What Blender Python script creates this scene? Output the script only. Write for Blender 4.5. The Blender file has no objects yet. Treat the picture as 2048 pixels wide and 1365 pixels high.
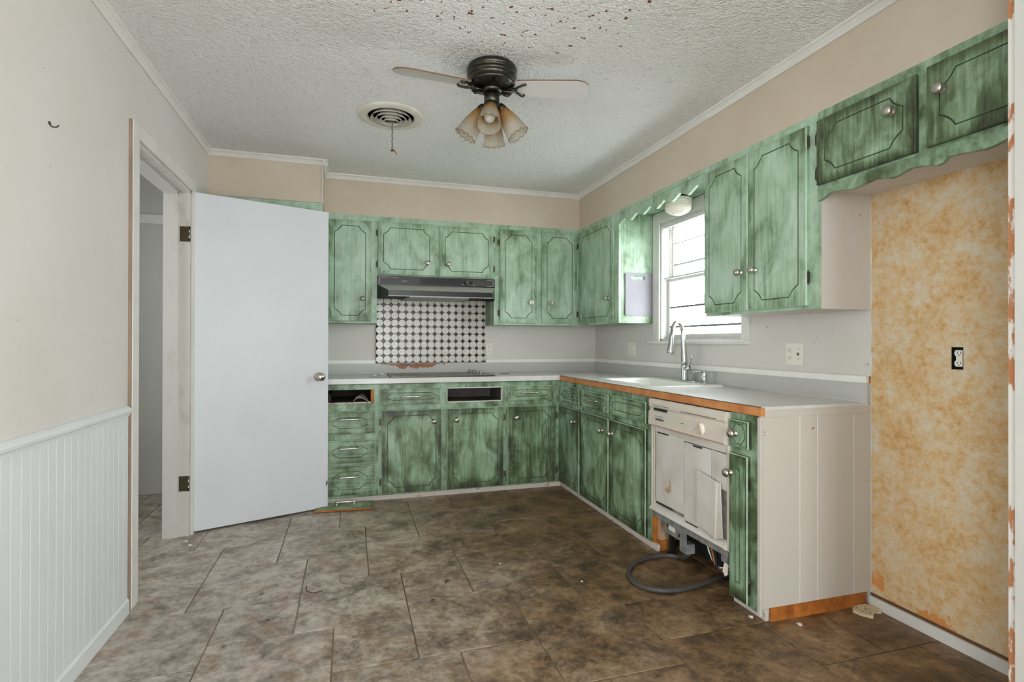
import bpy, bmesh, math, random
from mathutils import Matrix, Vector
random.seed(7)
S = bpy.context.scene
COL = S.collection
PI = math.pi
# ------------------------------------------------------------------ camera
cam_d = bpy.data.cameras.new('camera'); cam = bpy.data.objects.new('camera', cam_d); COL.objects.link(cam)
cam_d.sensor_width = 36.0; cam_d.lens = 1074.92/2048*36; cam_d.clip_start = 0.05
cam.matrix_world = (Matrix.Translation((0.9337, -4.7115, 1.1801)) @ Matrix.Rotation(math.radians(-16.7488), 4, 'Z')
                    @ Matrix.Rotation(math.radians(90.177), 4, 'X') @ Matrix.Rotation(math.radians(0.1103), 4, 'Z'))
S.camera = cam
# ------------------------------------------------------------------ sky, daylight openings, exposure
W, H = 3.186, 2.493
U = 0.30            # depth of the upper cabinets
FX, FY = 2.596, -0.58   # planes of the base cabinet face frames
world = bpy.data.worlds.new('overcast_sky'); S.world = world; world.use_nodes = True
bg = world.node_tree.nodes['Background']; bg.inputs[0].default_value = (0.905, 0.962, 1.0, 1); bg.inputs[1].default_value = 17.5
def portal(name, loc, rot, sx, sy):
    l = bpy.data.lights.new(name, 'AREA'); l.shape = 'RECTANGLE'; l.size = sx; l.size_y = sy
    l.cycles.is_portal = True
    o = bpy.data.objects.new(name, l); COL.objects.link(o); o.location = loc; o.rotation_euler = rot
portal('window_daylight', (W+0.20, -1.585, 1.64), (0, PI/2, 0), 0.92, 0.92)
portal('patio_daylight', (1.35, -6.52, 1.05), (PI/2, 0, 0), 0.68, 2.05)
portal('added_side_daylight', (-0.12, -5.55, 1.2), (0, -PI/2, 0), 1.8, 0.94)  # unseen left opening, added to light the right-hand surfaces
portal('added_side_daylight', (W+0.10, -5.55, 1.4), (0, PI/2, 0), 1.4, 0.86)  # unseen right opening, added to light the left wall
portal('added_closet_daylight', (-1.42, -1.35, 1.5), (0, -PI/2, 0), 0.8, 0.4)  # unseen opening, added to brighten the dark closet
S.view_settings.view_transform = 'Standard'; S.view_settings.look = 'None'; S.view_settings.gamma = 1
S.view_settings.use_curve_mapping = False; S.view_settings.exposure = -0.07
S.cycles.max_bounces = 8; S.cycles.diffuse_bounces = 5; S.cycles.transparent_max_bounces = 12
S.cycles.sample_clamp_indirect = 6; S.cycles.caustics_reflective = False; S.cycles.caustics_refractive = False

# ------------------------------------------------------------------ material helpers
def lin(c):
    f = lambda v: v/12.92 if v <= 0.04045 else ((v+0.055)/1.055)**2.4
    return tuple(f(v/255.0) for v in c) + (1,)
class NT:
    def __init__(s, name):
        s.m = bpy.data.materials.new(name); s.m.use_nodes = True
        s.t = s.m.node_tree; s.b = s.t.nodes['Principled BSDF']
    def n(s, typ, **kw):
        nd = s.t.nodes.new(typ)
        for k, v in kw.items():
            if k in nd.inputs: s.set(nd.inputs[k], v)
            else: setattr(nd, k, v)
        return nd
    def set(s, inp, v):
        if hasattr(v, 'is_linked') or isinstance(v, bpy.types.NodeSocket): s.t.links.new(v, inp)
        else: inp.default_value = v
    def coord(s, kind='Object', scale=(1, 1, 1), rnd=False):
        if kind == 'World': o = s.n('ShaderNodeNewGeometry').outputs['Position']
        else: o = s.n('ShaderNodeTexCoord').outputs[kind]
        if rnd:
            r = s.n('ShaderNodeObjectInfo').outputs['Random']
            a = s.n('ShaderNodeVectorMath', operation='MULTIPLY_ADD'); s.set(a.inputs[0], r); a.inputs[1].default_value = (37, 53, 41); s.set(a.inputs[2], o)
            o = a.outputs[0]
        if scale != (1, 1, 1):
            v = s.n('ShaderNodeVectorMath', operation='MULTIPLY'); s.set(v.inputs[0], o); v.inputs[1].default_value = scale; o = v.outputs[0]
        return o
    def noise(s, vec, scale, detail=4, rough=0.55, dist=0.0):
        nd = s.n('ShaderNodeTexNoise'); s.set(nd.inputs['Vector'], vec); nd.inputs['Scale'].default_value = scale
        nd.inputs['Detail'].default_value = detail; nd.inputs['Roughness'].default_value = rough; nd.inputs['Distortion'].default_value = dist
        return nd.outputs['Fac']
    def ramp(s, fac, pts, interp='LINEAR'):
        r = s.n('ShaderNodeValToRGB'); s.set(r.inputs[0], fac); cr = r.color_ramp; cr.interpolation = interp
        while len(cr.elements) < len(pts): cr.elements.new(0.5)
        for e, (p, c) in zip(cr.elements, pts):
            e.position = p; e.color = c if len(c) == 4 else tuple(c)+(1,)
        return r.outputs[0]
    def step(s, fac, a, b, lo=0.0, hi=1.0):
        r = s.n('ShaderNodeMapRange', interpolation_type='SMOOTHSTEP'); s.set(r.inputs[0], fac)
        r.inputs[1].default_value = a; r.inputs[2].default_value = b; r.inputs[3].default_value = lo; r.inputs[4].default_value = hi
        return r.outputs[0]
    def math(s, op, a, b=0.0):
        m = s.n('ShaderNodeMath', operation=op); s.set(m.inputs[0], a); s.set(m.inputs[1], b); return m.outputs[0]
    def mix(s, fac, a, b, mode='MIX'):
        m = s.n('ShaderNodeMix', data_type='RGBA', blend_type=mode)
        s.set(m.inputs[0], fac); s.set(m.inputs[6], a); s.set(m.inputs[7], b); return m.outputs[2]
    def bump(s, h, strength=0.2, dist=0.01):
        b = s.n('ShaderNodeBump'); b.inputs['Strength'].default_value = strength; b.inputs['Distance'].default_value = dist
        s.set(b.inputs['Height'], h); s.t.links.new(b.outputs[0], s.b.inputs['Normal'])
    def xyz(s, v):
        x = s.n('ShaderNodeSeparateXYZ'); s.set(x.inputs[0], v); return x.outputs
    def done(s, col=None, rough=0.5, metal=0.0, spec=0.5):
        if col is not None: s.set(s.b.inputs['Base Color'], col)
        s.set(s.b.inputs['Roughness'], rough); s.b.inputs['Metallic'].default_value = metal
        s.b.inputs['Specular IOR Level'].default_value = spec
        return s.m
def plain(name, c, rough=0.5, metal=0.0, var=0.08, scale=8, spec=0.5, c2=None):
    t = NT(name); v = t.coord('Object', rnd=True); f = t.noise(v, scale, 5)
    a = lin(c); b = lin(c2) if c2 else tuple(max(0, x*(1-var*3)) for x in a[:3])+(1,)
    return t.done(t.ramp(f, [(0.3, b), (0.62, a)]), rough, metal, spec)
def green(name, dark=0.0, axis='z', edge=0.5):
    """mint paint with a brown-black antiquing glaze brushed along the grain"""
    t = NT(name)
    sc = {'z': (44, 44, 3.0), 'x': (3.0, 44, 44), 'n': (16, 16, 12)}[axis]
    v = t.coord('Object', sc, rnd=True); st = t.noise(v, 1.6, 6, 0.62)
    v2 = t.coord('Object', (7, 7, 4.2), rnd=True); pa = t.noise(v2, 1.0, 5, 0.62, 0.5)
    f = t.math('ADD', t.math('MULTIPLY', st, 0.44), t.math('MULTIPLY', pa, 0.82))
    if edge:
        g = t.xyz(t.coord('Generated'))
        def near(o): return t.math('MINIMUM', o, t.math('SUBTRACT', 1.0, o))
        d = t.math('MINIMUM', near(g[0]), near(g[2]))
        e = t.step(t.math('ADD', d, t.math('MULTIPLY', pa, 0.14)), 0.05, 0.24, edge, 0.0)
        f = t.math('SUBTRACT', f, t.math('MULTIPLY', e, 0.24))
    f = t.math('SUBTRACT', f, dark)
    c = t.ramp(f, [(0.22, lin((50, 52, 38))), (0.38, lin((86, 104, 72))), (0.50, lin((126, 151, 121))), (0.62, lin((157, 184, 157))), (0.80, lin((184, 206, 186)))])
    t.bump(st, 0.12, 0.004)
    return t.done(c, 0.42, 0, 0.45)
M = {}
M['green_up'] = green('mint_glazed_paint_upper', -0.03, 'z', 0.5)
M['green_up_fr'] = green('mint_glazed_frame_upper', -0.02, 'n', 0.0)
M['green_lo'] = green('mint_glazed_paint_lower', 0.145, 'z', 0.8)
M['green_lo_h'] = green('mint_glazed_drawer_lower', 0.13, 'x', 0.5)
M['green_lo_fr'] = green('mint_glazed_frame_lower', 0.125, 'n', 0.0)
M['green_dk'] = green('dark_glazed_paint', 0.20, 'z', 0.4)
M['green_pale'] = green('pale_mint_panel', 0.06, 'z', 0.0)
M['worn_edge'] = green('worn_pale_door_edge', -0.03, 'n', 0.0)
M['groove'] = plain('dark_groove_glaze', (52, 58, 42), 0.7, c2=(80, 96, 70))
M['white'] = plain('white_gloss_paint', (214, 213, 209), 0.32, var=0.02)
M['door_white'] = plain('white_door_paint', (216, 219, 222), 0.35, var=0.015, scale=3)
M['trim_white'] = plain('white_trim_paint', (222, 220, 214), 0.4, var=0.03)
M['bead_white'] = plain('white_beadboard_paint', (220, 223, 223), 0.4, var=0.015, scale=3)
M['nickel'] = plain('brushed_nickel', (206, 199, 190), 0.28, 1.0, var=0.06, scale=30)
M['pull_nickel'] = plain('worn_nickel_pull', (212, 205, 198), 0.3, 1.0, var=0.1, scale=30)
M['pewter'] = plain('pewter_metal', (84, 82, 74), 0.32, 1.0, var=0.1, scale=30)
M['hinge'] = plain('dull_brass_hinge', (92, 84, 68), 0.45, 0.9, scale=40)
M['steel'] = plain('galvanised_steel', (178, 180, 178), 0.5, 0.6, scale=25, c2=(136, 138, 136))
M['chrome'] = plain('satin_chrome', (196, 200, 198), 0.22, 1.0, var=0.02)
M['wood_orange'] = plain('raw_orange_wood', (186, 112, 44), 0.6, scale=14, c2=(130, 70, 22))
M['edge_wood'] = plain('bare_counter_edge_wood', (206, 140, 84), 0.5, scale=10, c2=(176, 104, 54))
M['interior'] = plain('dark_cabinet_interior', (58, 52, 45), 0.8)
M['interior_grey'] = plain('grey_cabinet_interior', (98, 92, 88), 0.7)
M['raw_board'] = plain('raw_particle_board', (190, 158, 124), 0.8, scale=60)
M['laminate'] = plain('counter_laminate', (212, 211, 206), 0.25, var=0.03, scale=20)
M['splash_trim'] = plain('backsplash_trim', (240, 238, 233), 0.35, var=0.02)
M['black'] = plain('black_enamel', (26, 26, 25), 0.28)
M['black_matte'] = plain('black_plastic', (20, 20, 20), 0.6)
M['black_gloss'] = plain('grey_cooktop_glass', (142, 142, 138), 0.4, var=0.02)
M['rubber'] = plain('grey_rubber', (74, 70, 66), 0.5, scale=30)
M['almond'] = plain('almond_plastic', (214, 205, 192), 0.4, var=0.03)
M['dw_white'] = plain('scuffed_white_metal', (216, 212, 206), 0.4, scale=5, c2=(196, 188, 176))
M['yellowed'] = plain('yellowed_plastic', (205, 176, 120), 0.5)
M['porcelain'] = plain('white_sink_enamel', (232, 232, 226), 0.14, var=0.01)
M['tile_white'] = plain('white_glazed_tile', (226, 222, 214), 0.25, scale=40, c2=(202, 194, 186))
M['tile_black'] = plain('black_glazed_tile', (30, 32, 26), 0.3)
M['grout'] = plain('dirty_grout', (66, 62, 48), 0.8, scale=60)
M['plate'] = plain('ivory_wall_plate', (232, 228, 216), 0.4, var=0.02)
M['slot'] = plain('dark_slot', (40, 36, 32), 0.7)
M['board'] = plain('grey_cutting_board', (128, 126, 132), 0.5, var=0.03, scale=50)
M['leaf'] = plain('dry_brown_leaf', (104, 72, 46), 0.8, scale=40)
M['twig'] = plain('dry_straw', (150, 130, 104), 0.8)
M['cloth'] = plain('grey_rag', (170, 162, 154), 0.9, scale=12)
M['rust'] = plain('rusty_pull', (190, 96, 30), 0.7)
M['cord'] = plain('tarnished_chain', (70, 58, 44), 0.6)
M['copper'] = plain('brass_fitting', (176, 130, 56), 0.35, 0.9)
M['wire_orange'] = plain('orange_wire', (206, 120, 40), 0.5)
M['pebble'] = plain('pale_paint_chip', (214, 206, 192), 0.7)
M['closet'] = plain('closet_grey_wall', (190, 190, 182), 0.8, var=0.02, scale=3)
M['lamp_white'] = plain('ribbed_ceramic_lamp', (226, 222, 208), 0.3, var=0.02)
M['blind'] = plain('white_blind_slat', (226, 226, 222), 0.4, var=0.01)
M['vinyl'] = plain('white_vinyl_sash', (205, 205, 200), 0.45, var=0.02)
M['vent_white'] = plain('yellowed_vent_enamel', (218, 215, 205), 0.45, scale=10, c2=(204, 196, 176))
M['blade_white'] = plain('white_blade_laminate', (214, 211, 208), 0.4, var=0.01)
M['blade_edge'] = plain('brown_blade_edge', (120, 82, 44), 0.6)
M['hood_sheen_grey'] = plain('hood_sheen_paint', (196, 194, 188), 0.35, var=0.02)  # pale paint stands in for the sheen on black enamel
M['hood_panel'] = plain('charcoal_hood_panel', (52, 52, 50), 0.4)
M['stub_paint'] = plain('greyed_white_paint', (186, 184, 177), 0.5, var=0.03, scale=4)
M['tan_edge'] = plain('bare_tan_edge', (158, 136, 116), 0.7)
M['hook_metal'] = plain('dark_hook_wire', (62, 48, 40), 0.5)
M['core_grey'] = plain('dusty_grey_core', (150, 144, 136), 0.7, scale=14, c2=(96, 88, 80))
M['cream'] = plain('cream_fibre', (218, 202, 166), 0.8, scale=40)
M['muntin_grey'] = plain('grey_muntin_paint', (120, 120, 116), 0.5)
M['print_grey'] = plain('faded_print', (110, 106, 100), 0.6)
M['print_white'] = plain('white_print', (205, 205, 200), 0.5)
def wall_paint():
    t = NT('beige_wall_paint'); p = t.coord('World')
    f = t.noise(p, 2.0, 5, 0.6); c = t.ramp(f, [(0.3, lin((210, 205, 198))), (0.7, lin((218, 214, 209)))])
    sp = t.step(t.noise(p, 30, 2, 0.5), 0.73, 0.76); c = t.mix(t.math('MULTIPLY', sp, 0.45), c, lin((150, 122, 92)))
    t.bump(t.noise(p, 60, 4), 0.06, 0.004)
    return t.done(c, 0.55)
M['wall'] = wall_paint()
def soffit_paint():
    t = NT('warm_light_soffit_paint'); p = t.coord('World')  # warm tone from weaker blue light is put into this colour
    f = t.noise(p, 2.2, 5, 0.6); c = t.ramp(f, [(0.3, lin((196, 181, 160))), (0.7, lin((205, 193, 175)))])
    t.bump(t.noise(p, 60, 4), 0.06, 0.004)
    return t.done(c, 0.55)
M['soffit'] = soffit_paint()
def popcorn():
    t = NT('popcorn_ceiling'); p = t.coord('World')
    n1 = t.noise(p, 95, 3, 0.6, 0.0); n2 = t.noise(p, 42, 3, 0.55)
    pit = t.step(t.noise(p, 46, 2, 0.5), 0.63, 0.70)
    big = t.step(t.noise(p, 1.1, 4, 0.6), 0.42, 0.72)
    c = t.mix(t.math('MULTIPLY', big, 0.35), lin((243, 242, 239)), lin((222, 220, 213)))
    c = t.mix(t.math('MULTIPLY', pit, 0.22), c, lin((140, 136, 122)))
    # flaked rusty specks around the fan, towards the dining side
    x = t.xyz(p)
    dx = t.math('SUBTRACT', x[0], 1.42); dy = t.math('SUBTRACT', x[1], -2.78)
    r = t.math('ADD', t.math('MULTIPLY', t.math('MULTIPLY', dx, dx), 1.6), t.math('MULTIPLY', t.math('MULTIPLY', dy, dy), 4.5))
    reg = t.step(r, 0.25, 1.15, 1.0, 0.0)
    sp = t.step(t.math('ADD', t.noise(p, 32, 2, 0.6), t.math('MULTIPLY', reg, 0.098)), 0.746, 0.760)
    c = t.mix(t.math('MULTIPLY', sp, t.step(reg, 0.0, 0.25)), c, lin((132, 86, 52)))
    # speckled soot in the texture round the fan canopy
    ex = t.math('SUBTRACT', x[0], 1.55); ey = t.math('SUBTRACT', x[1], -2.25)
    q = t.math('ADD', t.math('MULTIPLY', ex, ex), t.math('MULTIPLY', ey, ey))
    sm = t.math('MULTIPLY', t.step(q, 0.012, 0.07, 1.0, 0.0), t.step(n1, 0.48, 0.62))
    c = t.mix(t.math('MULTIPLY', sm, 0.5), c, lin((130, 116, 92)))
    t.bump(t.math('ADD', n1, t.math('MULTIPLY', n2, 0.9)), 0.95, 0.016)
    return t.done(c, 0.9, 0, 0.2)
M['ceiling'] = popcorn()
def wallpaper():
    t = NT('mottled_orange_wallpaper'); p = t.coord('World')
    a = t.noise(p, 7.0, 8, 0.75, 0.2); b = t.noise(p, 40, 5, 0.7)
    f = t.math('ADD', t.math('MULTIPLY', a, 0.56), t.math('MULTIPLY', b, 0.44))
    c = t.ramp(f, [(0.36, lin((190, 142, 82))), (0.45, lin((208, 171, 120))), (0.53, lin((213, 190, 153))), (0.63, lin((213, 205, 190)))])
    x = t.xyz(p); hz = t.math('ADD', x[2], t.math('MULTIPLY', t.noise(p, 9, 4), 0.3))
    hy = t.math('ADD', x[1], t.math('MULTIPLY', t.noise(p, 14, 4), 0.10))
    lo = t.step(hz, 0.205, 0.215, 1.0, 0.0); edge = t.math('MULTIPLY', t.step(hy, -2.862, -2.852, 0.0, 1.0), t.step(hz, 0.26, 0.30, 1.0, 0.0))
    t1 = t.math('MULTIPLY', lo, t.step(t.noise(p, 7, 3), 0.5, 0.52)); t2 = t.math('MULTIPLY', edge, t.step(t.noise(p, 5, 3), 0.46, 0.5))
    c = t.mix(t.math('MAXIMUM', t.math('MULTIPLY', t1, 0.8), t.math('MULTIPLY', t2, 0.8)), c, lin((208, 128, 34)))
    t.bump(b, 0.1, 0.003)
    return t.done(c, 0.6)
M['wallpaper'] = wallpaper()
def floor_tile():
    t = NT('mottled_stone_tile'); p = t.coord('World'); q = t.coord('World', rnd=True)
    a = t.noise(q, 5.5, 9, 0.74, 0.35); b = t.noise(q, 30, 6, 0.72); h = t.noise(q, 10, 7, 0.7, 0.3)
    f = t.math('ADD', t.math('MULTIPLY', a, 0.62), t.math('MULTIPLY', b, 0.38))
    g = t.ramp(f, [(0.37, lin((92, 82, 72))), (0.45, lin((140, 129, 117))), (0.53, lin((176, 166, 154))), (0.64, lin((204, 197, 187)))])
    g = t.mix(t.math('MULTIPLY', t.step(h, 0.50, 0.66), 0.55), g, lin((142, 108, 74)))
    w = t.ramp(f, [(0.37, lin((54, 40, 28))), (0.45, lin((92, 69, 47))), (0.53, lin((126, 98, 68))), (0.64, lin((160, 134, 102)))])
    x = t.xyz(p)
    grime = t.math('ADD', t.math('MULTIPLY', x[0], 0.52), t.math('MULTIPLY', t.noise(p, 2.2, 6, 0.7), 1.15))
    c = t.mix(t.step(grime, 0.80, 1.70), g, w)
    dark = t.step(t.noise(p, 3.2, 7, 0.68, 0.3), 0.54, 0.70)
    c = t.mix(t.math('MULTIPLY', dark, 0.5), c, lin((60, 48, 36)))
    sp = t.step(t.noise(p, 55, 3, 0.6), 0.68, 0.72); c = t.mix(t.math('MULTIPLY', sp, 0.55), c, lin((50, 40, 30)))
    t.bump(t.math('ADD', a, t.math('MULTIPLY', b, 0.5)), 0.12, 0.006)
    return t.done(c, t.step(b, 0.3, 0.7, 0.36, 0.52), 0, 0.5)
M['tile'] = floor_tile()
M['floor_grout'] = plain('floor_grout', (150, 130, 104), 0.85, scale=1.3, c2=(70, 62, 52))
def splash():
    t = NT('scorched_backsplash_laminate'); p = t.coord('World'); x = t.xyz(p)
    nz = t.noise(t.coord('World', (1, 1, 0.6)), 16, 5, 0.7)
    dx = t.math('ABSOLUTE', t.math('SUBTRACT', x[0], 1.46))
    m = t.math('SUBTRACT', t.math('MULTIPLY', t.math('SUBTRACT', x[2], 0.955), 9.0), t.math('MULTIPLY', dx, 1.0))
    m = t.math('ADD', m, t.math('MULTIPLY', t.math('SUBTRACT', nz, 0.5), 1.1))
    st = t.math('MULTIPLY', t.step(m, 0.0, 0.09), t.step(x[1], -0.2, -0.15))
    st = t.math('MULTIPLY', st, t.step(dx, 0.24, 0.30, 1.0, 0.0))
    c = t.mix(st, lin((192, 191, 187)), lin((150, 84, 14)))
    c = t.mix(t.math('MULTIPLY', st, t.step(m, 0.25, 0.5)), c, lin((58, 34, 14)))
    return t.done(c, 0.4)
M['splash'] = splash()
def chipped():
    t = NT('chipped_painted_wood'); p = t.coord('World', (1, 1, 0.35))
    f = t.step(t.noise(p, 26, 4, 0.6), 0.50, 0.56)
    return t.done(t.mix(f, lin((196, 192, 184)), lin((158, 104, 66))), 0.55)
M['chipped'] = chipped()
def toe():
    t = NT('scuffed_white_toe_kick'); p = t.coord('World', (1, 1, 2))
    f = t.step(t.noise(p, 15, 5, 0.7), 0.56, 0.68)
    return t.done(t.mix(t.math('MULTIPLY', f, 0.7), lin((206, 198, 188)), lin((128, 96, 70))), 0.6)
M['toe'] = toe()
def end_paint():
    t = NT('chipped_white_plank_paint'); p = t.coord('World')
    f = t.step(t.noise(t.coord('World', (1, 1, 1.6)), 22, 3, 0.6), 0.725, 0.74)
    c = t.mix(f, lin((198, 192, 181)), lin((150, 80, 40)))
    return t.done(c, 0.5)
M['end_white'] = end_paint()
def dirty_white():
    t = NT('scuffed_jamb_paint'); p = t.coord('World', (1, 1, 0.5))
    f = t.step(t.noise(p, 9, 6, 0.7), 0.5, 0.75)
    return t.done(t.mix(t.math('MULTIPLY', f, 0.35), lin((206, 203, 196)), lin((142, 128, 108))), 0.45)
M['jamb'] = dirty_white()
def pane():
    t = NT('window_glass'); n = t.t.nodes; out = n['Material Output']
    tr = t.n('ShaderNodeBsdfTransparent'); gl = t.n('ShaderNodeBsdfGlossy'); gl.inputs['Roughness'].default_value = 0.02
    mx = t.n('ShaderNodeMixShader'); mx.inputs[0].default_value = 0.06
    t.t.links.new(tr.outputs[0], mx.inputs[1]); t.t.links.new(gl.outputs[0], mx.inputs[2]); t.t.links.new(mx.outputs[0], out.inputs[0])
    return t.m
M['glass'] = pane()
def shade_glass():
    t = NT('amber_tinted_shade_glass'); out = t.t.nodes['Material Output']
    z = t.xyz(t.coord('Generated'))[2]
    nz = t.noise(t.coord('Generated', (9, 9, 1)), 1.4, 3)
    f = t.math('ADD', z, t.math('MULTIPLY', t.math('SUBTRACT', nz, 0.5), 0.5))
    c = t.ramp(f, [(0.25, lin((226, 222, 212))), (0.62, lin((206, 176, 128))), (0.95, lin((176, 124, 62)))])
    tr = t.n('ShaderNodeBsdfTransparent'); t.set(tr.inputs[0], c)
    tl = t.n('ShaderNodeBsdfTranslucent'); t.set(tl.inputs[0], c)
    t.done(c, 0.2)
    m1 = t.n('ShaderNodeMixShader'); m1.inputs[0].default_value = 0.5
    t.t.links.new(t.b.outputs[0], m1.inputs[1]); t.t.links.new(tl.outputs[0], m1.inputs[2])
    m2 = t.n('ShaderNodeMixShader'); t.set(m2.inputs[0], t.step(f, 0.1, 0.8, 0.55, 0.12))
    t.t.links.new(m1.outputs[0], m2.inputs[1]); t.t.links.new(tr.outputs[0], m2.inputs[2]); t.t.links.new(m2.outputs[0], out.inputs[0])
    return t.m
M['shade'] = shade_glass()
def bulb_glass():
    t = NT('clear_bulb_glass'); out = t.t.nodes['Material Output']; t.done(lin((235, 232, 226)), 0.12)
    tr = t.n('ShaderNodeBsdfTransparent'); m = t.n('ShaderNodeMixShader'); m.inputs[0].default_value = 0.4
    t.t.links.new(t.b.outputs[0], m.inputs[1]); t.t.links.new(tr.outputs[0], m.inputs[2]); t.t.links.new(m.outputs[0], out.inputs[0])
    return t.m
M['bulb'] = bulb_glass()

# ------------------------------------------------------------------ mesh helpers
class MB:
    def __init__(s): s.v = []; s.f = []; s.mi = []; s.sm = []
    def add(s, vs, fs, mi=0, smooth=False):
        k = len(s.v); s.v += [tuple(v) for v in vs]
        for f in fs: s.f.append([i+k for i in f]); s.mi.append(mi); s.sm.append(smooth)
        return s
    def box(s, x0, x1, y0, y1, z0, z1, mi=0):
        x0, x1 = sorted((x0, x1)); y0, y1 = sorted((y0, y1)); z0, z1 = sorted((z0, z1))
        return s.add([(x0, y0, z0), (x1, y0, z0), (x1, y1, z0), (x0, y1, z0), (x0, y0, z1), (x1, y0, z1), (x1, y1, z1), (x0, y1, z1)],
                     [(0, 3, 2, 1), (4, 5, 6, 7), (0, 1, 5, 4), (1, 2, 6, 5), (2, 3, 7, 6), (3, 0, 4, 7)], mi)
    def prism(s, pts, axis, a, b, mi=0):
        """extrude a 2-D outline along x, y or z between a and b"""
        def P(p, h):
            return {'x': (h, p[0], p[1]), 'y': (p[0], h, p[1]), 'z': (p[0], p[1], h)}[axis]
        n = len(pts); vs = [P(p, a) for p in pts]+[P(p, b) for p in pts]
        return s.add(vs, [tuple(range(n))[::-1], tuple(range(n, 2*n))]+[(i, (i+1) % n, n+(i+1) % n, n+i) for i in range(n)], mi)
    def lathe(s, prof, n=20, M4=None, mi=0, smooth=True, mod=None, cap=True):
        """revolve (r,z) pairs round local z; M4 places it"""
        vs = []; fs = []
        for j, (r, z) in enumerate(prof):
            for i in range(n):
                a = 2*PI*i/n; rr = r*(mod(a, j) if mod else 1.0)
                vs.append((rr*math.cos(a), rr*math.sin(a), z))
        for j in range(len(prof)-1):
            for i in range(n):
                fs.append((j*n+i, j*n+(i+1) % n, (j+1)*n+(i+1) % n, (j+1)*n+i))
        if cap:
            if prof[0][0] > 1e-6: fs.append(tuple(range(n))[::-1])
            if prof[-1][0] > 1e-6: fs.append(tuple(range((len(prof)-1)*n, len(prof)*n)))
        if M4 is not None: vs = [tuple(M4 @ Vector(v)) for v in vs]
        return s.add(vs, fs, mi, smooth)
    def tube(s, path, r, n=10, mi=0):
        pts = [Vector(p) for p in path]; rs = r if isinstance(r, (list, tuple)) else [r]*len(pts)
        vs = []; fs = []; up = Vector((0, 0, 1))
        for i, p in enumerate(pts):
            t = (pts[min(i+1, len(pts)-1)]-pts[max(i-1, 0)]).normalized()
            if i == 0:
                a = t.cross(up) if abs(t.dot(up)) < 0.95 else t.cross(Vector((1, 0, 0)))
                a.normalize()
            else:
                a = (a-t*a.dot(t)).normalized()
            b = t.cross(a)
            for k in range(n):
                th = 2*PI*k/n; vs.append(p+(a*math.cos(th)+b*math.sin(th))*rs[i])
        for i in range(len(pts)-1):
            for k in range(n): fs.append((i*n+k, i*n+(k+1) % n, (i+1)*n+(k+1) % n, (i+1)*n+k))
        fs += [tuple(range(n))[::-1], tuple(range((len(pts)-1)*n, len(pts)*n))]
        return s.add(vs, fs, mi, True)
    def data(s, name, mats, org=(0, 0, 0)):
        me = bpy.data.meshes.new(name); ox, oy, oz = org
        me.from_pydata([(x-ox, y-oy, z-oz) for x, y, z in s.v], [], s.f)
        for m in (mats if isinstance(mats, (list, tuple)) else [mats]): me.materials.append(M[m])
        for p, i, q in zip(me.polygons, s.mi, s.sm): p.material_index = i; p.use_smooth = q
        bm = bmesh.new(); bm.from_mesh(me); bmesh.ops.recalc_face_normals(bm, faces=bm.faces); bm.to_mesh(me); bm.free()
        me.update(); return me
    def build(s, name, mats, parent=None, bevel=0.0, seg=2, local=False):
        """vertices are given in world space (or in the parent's space with local=True)"""
        xs, ys, zs = zip(*s.v); org = ((min(xs)+max(xs))/2, (min(ys)+max(ys))/2, min(zs))
        o = bpy.data.objects.new(name, s.data(name, mats, org)); COL.objects.link(o)
        if parent is None: o.location = org; ORG[o.name] = Vector(org)
        else:
            o.parent = parent
            o.location = Vector(org) if local else Vector(org)-ORG[parent.name]
            ORG[o.name] = Vector(org) if not local else None
        if bevel:
            b = o.modifiers.new('soft_edges', 'BEVEL'); b.width = bevel; b.segments = seg; b.limit_method = 'ANGLE'; b.angle_limit = math.radians(40)
        return o
ORG = {}
def tag(o, label, cat, group=None, kind=None):
    o['label'] = label; o['category'] = cat
    if group: o['group'] = group
    if kind: o['kind'] = kind
    return o
def struct(o, label, cat): return tag(o, label, cat, kind='structure')
def thing(name, label, cat, loc, rz=0.0, group=None, kind=None):
    o = bpy.data.objects.new(name, None); COL.objects.link(o); o.empty_display_size = 0.1
    o.location = loc; o.rotation_euler = (0, 0, rz); ORG[o.name] = Vector(loc)
    return tag(o, label, cat, group, kind)
def inst(name, mesh, parent, loc, rot=(0, 0, 0)):
    o = bpy.data.objects.new(name, mesh); COL.objects.link(o); o.parent = parent; o.location = loc; o.rotation_euler = rot
    return o
def Tm(loc, d):
    """matrix that turns local +z to direction d and moves to loc"""
    return Matrix.Translation(loc) @ Vector((0, 0, 1)).rotation_difference(Vector(d)).to_matrix().to_4x4()

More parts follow.
